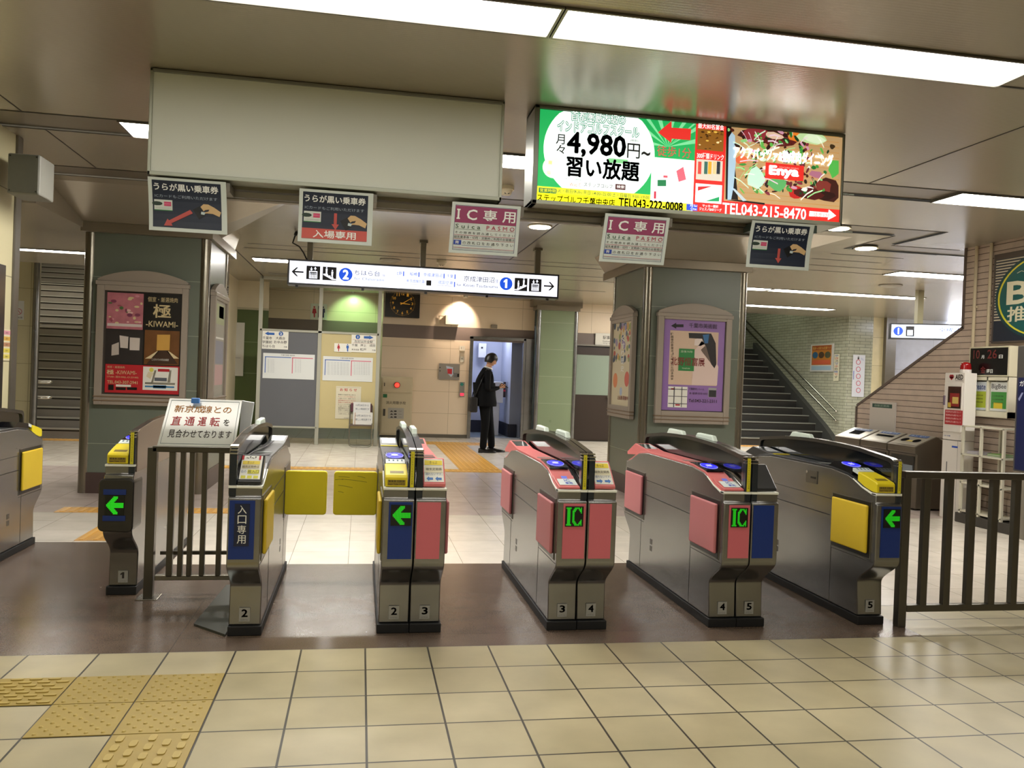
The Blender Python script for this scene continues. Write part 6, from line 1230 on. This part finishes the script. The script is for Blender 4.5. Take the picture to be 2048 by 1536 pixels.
# clear shelf stand
t = thing('shelf_stand', 'open white framed leaflet stand on a dark base beside the AED cabinet', 'shelf stand', (6.25, 7.3, 0)); AC = m('#cfcbb8', .4); x0, x1 = 6.12, 6.36
ys = (7.66, 7.40, 7.10)
b = MB(); b.box(x0, x1+.02, 6.95, 7.72, 0, .10, m('#3c3833', .4)); b.build('base', t, bevel=.006)
for y in ys: 
    b = MB()
    for x in (x0+.012, x1-.012): b.box(x-.012, x+.012, y-.012, y+.012, .10, 1.0, AC)
    b.build('upright', t)
for z in (.12, .41, .70, .99): b = MB(); b.box(x0, x1, 7.09, 7.67, z, z+.014, AC); b.build('shelf', t)
for (y0_, y1_, z, c, lab) in ((7.46, 7.62, .716, '#b0a8b8', 'short stack of pale leaflets on the leaflet stand shelf'), (7.16, 7.34, .716, '#6f9a4a', 'short stack of green leaflets on the leaflet stand shelf')):
    b = MB(); 
    for k in range(4): b.box(6.15, 6.31, y0_+.004*k, y1_-.003*k, z+.008*k, z+.008*k+.006, m(c if k % 2 else '#c9c9c4', .5))
    tag(b.build('leaflet_stack'), lab, 'leaflets')
# grey machine at the right edge with dark blue panel
t = thing('id_machine', 'tall dark blue and grey machine cut off by the right edge', 'machine', (6.3, 6.6, 0)); x0 = 6.06
b = MB(); b.box(x0, WX-.002, 6.2, 6.90, .62, 1.80, m('#4a4744', .4)); b.build('upper_housing', t, bevel=.01); b = MB(); b.box(x0-.006, x0, 6.25, 6.87, .64, 1.50, m('#141d4a', .35)); b.build('blue_panel', t); p = PR('X', x0-.006); p.text('ガ', 6.85, 6.80, 1.42, 1.47, WHITE, .01); p.poly([(6.86, 1.30), (6.82, 1.36), (6.80, 1.36), (6.845, 1.28)], m('#8a90b8', .5)); p.done(t)
b = MB(); b.cyl((6.25, 6.72, 0), .19, .60, m('#8a8378', .35, .4), 28); b.build('lower_housing', t)
# far lit sign on the right, angled
def far_sign():
    A, Bp = Vector((8.0, 12.0, 0)), Vector((9.6, 10.9, 0))
    # plane through two measured corners at the left end (distance 12 m) turned toward the viewer
    x0, z1 = PY(1640+450/3.2, 440+660/3.2, 12.0); _, z0 = PY(1640+450/3.2, 440+760/3.2, 12.0)
    d = Vector((math.cos(math.radians(-27)), math.sin(math.radians(-27)), 0)); n = Vector((d.y, -d.x, 0)); O = Vector((x0, 12.0, 0)); L = 2.9
    t = thing('direction_sign', 'lit white sign with blue number 1, partly behind the sloping brick wall', 'direction sign', (x0+1.2, 11.7, 2.3))
    def Wd(u, v, l): q = O+d*u+n*(.0015*l); return (q.x, q.y, v)
    b = MB(); back = [Wd(0, z0, 0), Wd(L, z0, 0), Wd(L, z1, 0), Wd(0, z1, 0)]; bk_ = [Wd(0, z0, -120), Wd(L, z0, -120), Wd(L, z1, -120), Wd(0, z1, -120)]
    b.poly(back+bk_, m('#15161c', .3), [(0, 1, 2, 3), (7, 6, 5, 4), (0, 4, 5, 1), (1, 5, 6, 2), (2, 6, 7, 3), (3, 7, 4, 0)]); b.build('case', t)
    g = MB(); tx = MB(); q = lambda a, c, e, f, l, mt: g.poly([Wd(a, c, l), Wd(e, c, l), Wd(e, f, l), Wd(a, f, l)], mt)
    q(.02, z0+.02, L-.02, z1-.02, 1, m('#e4edff', .5, emit=1.0)); zc2 = (z0+z1)/2; NBx = m('#1448c0', .5, emit=.7)
    g.poly([Wd(.12+.07*math.cos(a), zc2+.07*math.sin(a), 3) for a in [k*math.pi/12 for k in range(24)]], NBx); q(.23, zc2-.08, .35, zc2+.08, 3, m('#0a0a12', .4)); q(.25, zc2-.065, .33, zc2+.02, 4, m('#e4edff', .5, emit=.8))
    def w(s1, a, e, c, f, mt, bo=0.0):
        V_, Fc, (x_, y_, c_, d_) = glyphs(s1, bo); tx.poly([Wd(a+(p_[0]-x_)/(y_-x_)*(e-a), c+(p_[1]-c_)/(d_-c_)*(f-c), 5) for p_ in V_], mt, Fc)
    q(.112, zc2-.05, .132, zc2+.05, 5, m('#ffffff', .5, emit=1)); w('京成津田沼', .70, 1.22, zc2, zc2+.065, NBx); w('Keisei Tsudanuma', .98, 1.28, zc2-.05, zc2-.03, NBx); w('千葉 京成津田沼', 1.36, 2.1, zc2+.015, zc2+.07, NBx); w('成田空港', 1.38, 1.75, zc2-.07, zc2-.02, NBx)
    q(1.32, zc2-.08, 1.335, zc2+.085, 3, NBx); g.build('printed_face', t); tx.build('lettering', t)
    for u in (.42, 1.75): c = O+d*u+n*-.09; b = MB(); b.box(c.x-.05, c.x+.05, c.y-.04, c.y+.04, z1, ZC, m('#8f8a6c', .5)); b.build('hanging_post', t)
    c = O+d*1.5; b = MB(); b.cyl((c.x, c.y-.05, z0-.08), .03, .06, BLACK, 12); b.build('camera', t)
far_sign()
# posters on the green tile wall
Z1 = (1180, 520, 3.84)
t, p = sheet('poster', 'orange and yellow safety poster in a thin frame on the green tiled wall', 'poster', 1693, 645, 1864, 857, 10.46, m('#b9b9b4', .4), zoom=Z1, kind='X', thick=.03)
u0, u1 = p.u; v0, v1 = p.v; W_, H_ = u1-u0, v1-v0; fu = lambda a: u1-W_*a; fv = lambda a: v0+H_*a
def pq(a, b_, c, d, mt): p.quad(fu(c), fv(b_), fu(a), fv(d), mt)
pq(.06, .24, .94, .95, m('#a8702a', .5)); pq(.06, .05, .94, .2, m('#8fa8b8', .5)); p.layer = 2; pq(.08, .78, .92, .93, m('#8a3a20', .5)); pq(.1, .26, .9, .42, m('#b8583a', .5)); p.layer = 3
for a, c in ((.22, '#2f5a7a'), (.5, '#4a3a2a'), (.78, '#4a4f3a')): p.circ(fu(a), fv(.6), W_*.13, m(c, .5), 14, H_*.12)
p.text('駅員への暴力は犯罪です', fu(.1), fu(.9), fv(.8), fv(.9), m('#d8c060', .5)); p.done(t)
t, p = sheet('poster', 'narrow white strip sign with coloured characters next to the orange poster', 'poster', 1872, 722, 1912, 930, 10.47, m('#c2c0a8', .5), zoom=Z1, kind='X', thick=.01)
for k, ch in enumerate('歩きスマホ危険です'): p.text(ch, p.u[1]-.03, p.u[0]+.03, p.v[1]-.06*(k+1), p.v[1]-.06*k-.015, m(['#2a4fa0', '#b03030', '#2a2a2a'][k % 3], .5), .01)
p.done(t)
t, p = sheet('poster', 'tall white poster with red curls on the front part of the green tiled wall', 'poster', 208, 863, 285, 1132, 16.77, m('#c4c8cf', .4), zoom=(1640, 440, 3.2)); 
for k in range(5): p.pcirc(245, 910+k*45, 15, m('#b8485a', .5), 12, ry=17); 
p.layer = 2
for k in range(5): p.pcirc(245, 910+k*45, 11, m('#c4c8cf', .5), 12, ry=13)
p.ptext('ホーム', 262, 880, 278, 900, BLU); p.pquad(213, 965, 217, 1020, m('#1f3f9c', .5)); p.layer = 3; p.ptext('i', 240, 872, 252, 892, INK); p.done(t)
# ================================================================== LEFT SIDE
t = thing('speaker_box', 'grey square loudspeaker box high on the left wall end', 'speaker', (-2.35, 6.3, 2.6)); LX = -2.455
z0_, z1_ = PY(45, 388, 6.15)[1], PY(45, 307, 6.15)[1]; xa, xb = PY(14, 345, 6.15)[0], PY(80, 345, 6.15)[0]
b = MB(); b.box(xa, xb, 6.15, 6.42, z0_, z1_, m('#77766f', .5)); b.build('cabinet', t, bevel=.012); b = MB(); b.box(xa+.008, xb-.008, 6.143, 6.15, z0_+.008, z1_-.008, m('#5a5a52', .6, noise=.08, nscale=60)); g_ = b.build('grille', t, bevel=.003)
b = MB()
for x in (xa+.02, xb-.02):
    for z in (z0_+.02, z1_-.02): b.cyl((x, 6.143, z), .006, -.003, BLACK, 8, axis='y')
b.build('screw', g_)
t, p = sheet('notice', 'narrow strip of small yellow and pink notices on the left wall', 'notice', 5, 663, 66, 845, LX-.013, m('#c9c2a4', .5), zoom=(0, 430, 2.9), kind='X', thick=.006, sgn=1)
u0, u1 = p.u; v0, v1 = p.v; H_ = v1-v0
for k, c in enumerate(('#c98a98', '#c9a04a', '#a8785a', '#c9bb4a', '#cfc05a')): p.quad(u0+.03, v1-H_*(.04+.19*k)-H_*.13, u1-.02, v1-H_*(.04+.19*k), m(c, .5))
p.layer = 2
for k in range(5): p.text('ご案内', u0+.06, u1-.06, v1-H_*(.04+.19*k)-H_*.10, v1-H_*(.04+.19*k)-H_*.04, INK)
p.done(t)
yb_ = PX(7, 700, LX-.01)[0]; b = MB(); b.box(LX-.014, LX-.010, 5.0, yb_, .9, PX(4, 528, LX)[1], m('#0e0d0c', .2)); b_ = tag(b.build('dark_panel'), 'dark glossy panel on the left wall, barely in view at the left edge', 'panel')
t, p = sheet('no_smoking_sign', 'white no smoking sign on the wall left of the far stairs', 'sign', 97, 497, 138, 607, 14.98, m('#c6c8c4', .5), zoom=(0, 430, 2.9)); p.pcirc(110, 560, 18, m('#b06a70', .5)); p.layer = 2; p.pcirc(110, 560, 14, m('#c6c8c4', .5)); p.layer = 3; p.ppoly([(98, 548), (101, 545), (122, 572), (119, 575)], m('#b06a70', .5)); p.ptext('禁煙', 100, 590, 130, 600, INK); p.done(t)
# ================================================================== THE MAN IN THE SUIT
def skin_mesh(name, nodes, edges, mt, parent, sub=2, root=0, smooth=True):
    me = bpy.data.meshes.new(name); me.from_pydata([n[0] for n in nodes], edges, []); o = bpy.data.objects.new(name, me); COL.objects.link(o)
    o.modifiers.new('skin', 'SKIN')
    if not me.skin_vertices: 
        bpy.context.view_layer.objects.active = o
    sv = me.skin_vertices[0].data
    for i, n in enumerate(nodes):
        r = n[1]; sv[i].radius = r if isinstance(r, tuple) else (r, r); sv[i].use_root = (i == root)
    s_ = o.modifiers.new('sub', 'SUBSURF'); s_.levels = sub; s_.render_levels = sub
    dg = bpy.context.evaluated_depsgraph_get(); dg.update(); nm = bpy.data.meshes.new_from_object(o.evaluated_get(dg)); o.modifiers.clear(); o.data = nm; nm.materials.clear(); nm.materials.append(mt)
    for pl in nm.polygons: pl.use_smooth = True
    attach(o, parent); return o
PX0, PY0 = 2.12, 14.25
person = thing('person', 'man in a dark suit looking down at a phone, black bag behind him', 'person', (PX0, PY0, 0))
SUIT = m('#06070a', .8, noise=.1, spec=.15); SKN_ = m('#b98a6a', .5); HAIR = m('#0b0a0a', .35); SHOE = m('#0d0c0c', .2)
def pt(x, y, z): return (PX0+x, PY0+y, z)
# facing +x and a little away; lean slightly, head bowed
nodes = [(pt(.0, 0, .90), (.16, .170)), (pt(-.015, 0, 1.02), (.165, .165)), (pt(-.04, 0, 1.18), (.19, .19)), (pt(-.035, 0, 1.32), (.165, .195)), (pt(.015, 0, 1.415), (.075, .10)),
 (pt(.035, 0, 1.47), .052), (pt(.0, -.17, 1.375), .068), (pt(-.005, -.215, 1.20), .056), (pt(.0, -.225, 1.08), .048), (pt(.14, -.13, 1.10), .038), (pt(.225, -.07, 1.125), .028),
 (pt(.0, .17, 1.375), .068), (pt(-.005, .215, 1.20), .056), (pt(.0, .225, 1.08), .048), (pt(.14, .12, 1.10), .038), (pt(.225, .05, 1.125), .028),
 (pt(-.02, -.085, .82), .108), (pt(.0, -.095, .50), .078), (pt(-.02, -.10, .25), .066), (pt(-.03, -.10, .055), .066),
 (pt(.04, .085, .82), .108), (pt(.10, .095, .50), .078), (pt(.14, .10, .25), .066), (pt(.15, .10, .055), .066)]
edges = [(0, 1), (1, 2), (2, 3), (3, 4), (4, 5), (3, 6), (6, 7), (7, 8), (8, 9), (9, 10), (3, 11), (11, 12), (12, 13), (13, 14), (14, 15), (0, 16), (16, 17), (17, 18), (18, 19), (0, 20), (20, 21), (21, 22), (22, 23)]
body = skin_mesh('body', nodes, edges, SUIT, person)
# jacket skirt
b = MB(); R = []
for k, (z, rx, ry, ox) in enumerate(((.80, .205, .22, -.01), (.86, .208, .222, -.01), (.98, .195, .205, -.018), (1.10, .195, .205, -.028), (1.2, .195, .21, -.036))):
    R.append([pt(ox+rx*math.cos(a), ry*math.sin(a), z) for a in [2*math.pi*j/20 for j in range(20)]])
V = [v for r in R for v in r]; F = [(i*20+j, i*20+(j+1) % 20, (i+1)*20+(j+1) % 20, (i+1)*20+j) for i in range(4) for j in range(20)]; b.poly(V, SUIT, F, smooth=True); b.build('jacket', person)
# collar
b = MB(); b.tube([pt(.03+.062*math.cos(a), .062*math.sin(a), 1.455+.018*math.cos(a+math.pi)) for a in [2*math.pi*j/14 for j in range(14)]], .014, m('#d9d9d4', .6), 8, closed=True); b.build('shirt_collar', person)
# head with face, bowed forward
def head():
    b = MB(); c = Vector(pt(.075, 0, 1.595)); R_ = Matrix.Rotation(math.radians(28), 3, 'Y') @ Matrix.Identity(3)
    def tr(v): return tuple(c+R_ @ Vector(v))
    V = []; F = []; n, k = 24, 16
    for i in range(k+1):
        th = math.pi*i/k; z = math.cos(th)*.118; r = math.sin(th)
        for j in range(n):
            a = 2*math.pi*j/n; x = r*.095*math.cos(a); y = r*.075*math.sin(a)
            if z < 0: x = x*(1-.28*(-z/.118))+.018*(-z/.118); y *= (1-.35*(-z/.118))
            if x > 0 and abs(y) < .018 and -.045 < z < .012: x += .020*(1-abs(y)/.018)*(1-abs(z+.028)/.045)
            if x > .05 and .012 < z < .035 and .012 < abs(y) < .05: x -= .006
            V.append(tr((x, y, z)))
    for i in range(k):
        for j in range(n): F.append((i*n+j, (i+1)*n+j, (i+1)*n+(j+1) % n, i*n+(j+1) % n))
    b.poly(V, SKN_, F, smooth=True); b.tube([tuple(c+Vector((-.03, 0, -.08))), pt(.03, 0, 1.44)], [.05, .052], SKN_, 14)
    for sy in (-1, 1):
        q = tr((-.005, sy*.077, -.008)); b.sphere(q, .017, .009, .028, SKN_, 12, 8)
    o = b.build('head', person)
    f = MB()
    for sy in (-1, 1): f.sphere(tr((.078, sy*.03, .022)), .008, .013, .007, m('#e8e4de', .3), 10, 6); f.sphere(tr((.0835, sy*.03, .021)), .005, .006, .006, BLACK, 8, 6)
    f.build('eye', o); f = MB(); f.tube([tr((.077, -.02, -.068)), tr((.084, 0, -.066)), tr((.077, .02, -.068))], .005, m('#8a4f48', .5), 8); f.build('mouth', o)
    # hair cap with fringe
    h = MB(); V = []; F = []; n, k = 28, 10
    for i in range(k+1):
        for j in range(n):
            a = 2*math.pi*j/n; ca = math.cos(a); low = -.055-.03*max(0, -ca) if ca < .25 else .045-.02*abs(math.sin(a*2))
            th = (math.pi/2-math.asin(max(-.98, min(.98, low/.128))))*i/k; z = math.cos(th)*.130; r = math.sin(th); wob = 1.04+.05*math.sin(5*a+2*i)*math.sin(3*a+i)
            V.append(tr((r*.107*ca*wob-.004, r*.088*math.sin(a)*wob, z)))
    for i in range(k):
        for j in range(n): F.append((i*n+j, (i+1)*n+j, (i+1)*n+(j+1) % n, i*n+(j+1) % n))
    h.poly(V, HAIR, F, smooth=True); h.build('hair', o)
    g = MB(); 
    for sy in (-1, 1):
        g.tube([tr((.092, sy*.03+.018*math.cos(a), .018+.014*math.sin(a))) for a in [2*math.pi*j/12 for j in range(12)]], .0018, m('#2a2a2c', .3, .5), 6, closed=True); g.tube([tr((.09, sy*.048, .02)), tr((.0, sy*.080, .02))], .0018, m('#2a2a2c', .3, .5), 6)
    g.build('glasses', o)
head()
# hands: palm and five fingers each
def hand(side):
    s_ = -1 if side == 'r' else 1; w = Vector(pt(.235, s_*.06, 1.13)); fwd = Vector((.9, -s_*.35, .25)).normalized(); upv = Vector((-.2, 0, 1)).normalized(); sid = fwd.cross(upv).normalized()*s_
    b_nodes = [(tuple(w-fwd*.03), .024), (tuple(w+fwd*.02), (.026, .018)), (tuple(w+fwd*.06), (.034, .014))]; b_edges = [(0, 1), (1, 2)]
    o = skin_mesh('hand', b_nodes, b_edges, SKN_, person, 1)
    lens = (.058, .066, .062, .048)
    for k in range(4):
        base = w+fwd*.07+upv*(.024-.016*k); L = lens[k]; curl = -sid*.35
        p0, p1 = base, base+fwd*L*.4; d1 = (fwd+(-Vector((0, s_, 0)))*.7).normalized(); p2 = p1+d1*L*.35; d2 = (d1*.5+(-Vector((0, s_, 0)))).normalized(); p3 = p2+d2*L*.25
        skin_mesh('finger', [(tuple(base-fwd*.02), .009), (tuple(p1), .0085), (tuple(p2), .008), (tuple(p3), .0065)], [(0, 1), (1, 2), (2, 3)], SKN_, o, 1)
    tb_ = w+fwd*.015+upv*.02; skin_mesh('thumb', [(tuple(tb_), .011), (tuple(tb_+fwd*.03+upv*.022), .010), (tuple(tb_+fwd*.055+upv*.02-Vector((0, s_*.012, 0))), .0085)], [(0, 1), (1, 2)], SKN_, o, 1)
hand('r'); hand('l')
# shoes
for (x, y, l) in ((-.03, -.10, 0), (.15, .10, 0)):
    b = MB(); V = []; F = []; secs = ((-.075, .036, .075), (-.04, .040, .085), (.03, .040, .075), (.09, .044, .055), (.15, .046, .045), (.20, .036, .038), (.235, .016, .028)); n = 12
    for (dx, hw, hh) in secs:
        for j in range(n):
            a = 2*math.pi*j/n; V.append(pt(x+dx, y+hw*math.cos(a), max(.004, hh*.5+hh*.5*math.sin(a))))
    for i in range(len(secs)-1):
        for j in range(n): F.append((i*n+j, i*n+(j+1) % n, (i+1)*n+(j+1) % n, (i+1)*n+j))
    b.poly(V, SHOE, F+[tuple(range(n))[::-1], tuple(range((len(secs)-1)*n, len(secs)*n))], smooth=True); b.box(PX0+x-.075, PX0+x-.01, PY0+y-.034, PY0+y+.034, 0, .02, SHOE); b.build('shoe', person)
# phone and bag
t = thing('phone', 'dark phone held by the man in the suit', 'phone', pt(.32, 0, 1.16)); b = MB(); 
Rm = Matrix.Rotation(math.radians(35), 3, 'Y'); c = Vector(pt(.325, 0, 1.165)); P = [(c+Rm @ Vector((a, b_, d))) for d in (-.005, .005) for b_ in (-.037, .037) for a in (-.07, .07)]
b.poly([tuple(q) for q in P], m('#1a1a1e', .2), [(0, 2, 3, 1), (0, 1, 5, 4), (2, 6, 7, 3), (0, 4, 6, 2), (1, 3, 7, 5)]); b.poly([tuple(P[k]) for k in (4, 5, 7, 6)], m('#9fb0c8', .2, emit=.5)); b.build('phone_body', t)
t = thing('shoulder_bag', 'black bag hanging behind the man in the suit', 'bag', pt(-.20, -.05, .70)); b = MB(); b.box(PX0-.29, PX0-.155, PY0-.20, PY0+.12, .69, .95, m('#0e0e10', .5)); b.build('bag_body', t, bevel=.03, seg=4)
b = MB(); b.tube([pt(-.225, -.15, .94), pt(-.21, -.16, 1.03), pt(-.19, -.05, 1.06), pt(-.21, .06, 1.03), pt(-.225, .08, .94)], .009, BLACK, 8); b.tube([pt(-.22, -.14, .94), pt(-.12, -.20, 1.2), pt(-.02, -.15, 1.445), pt(.10, -.02, 1.38)], .008, BLACK, 8); b.build('strap', t)
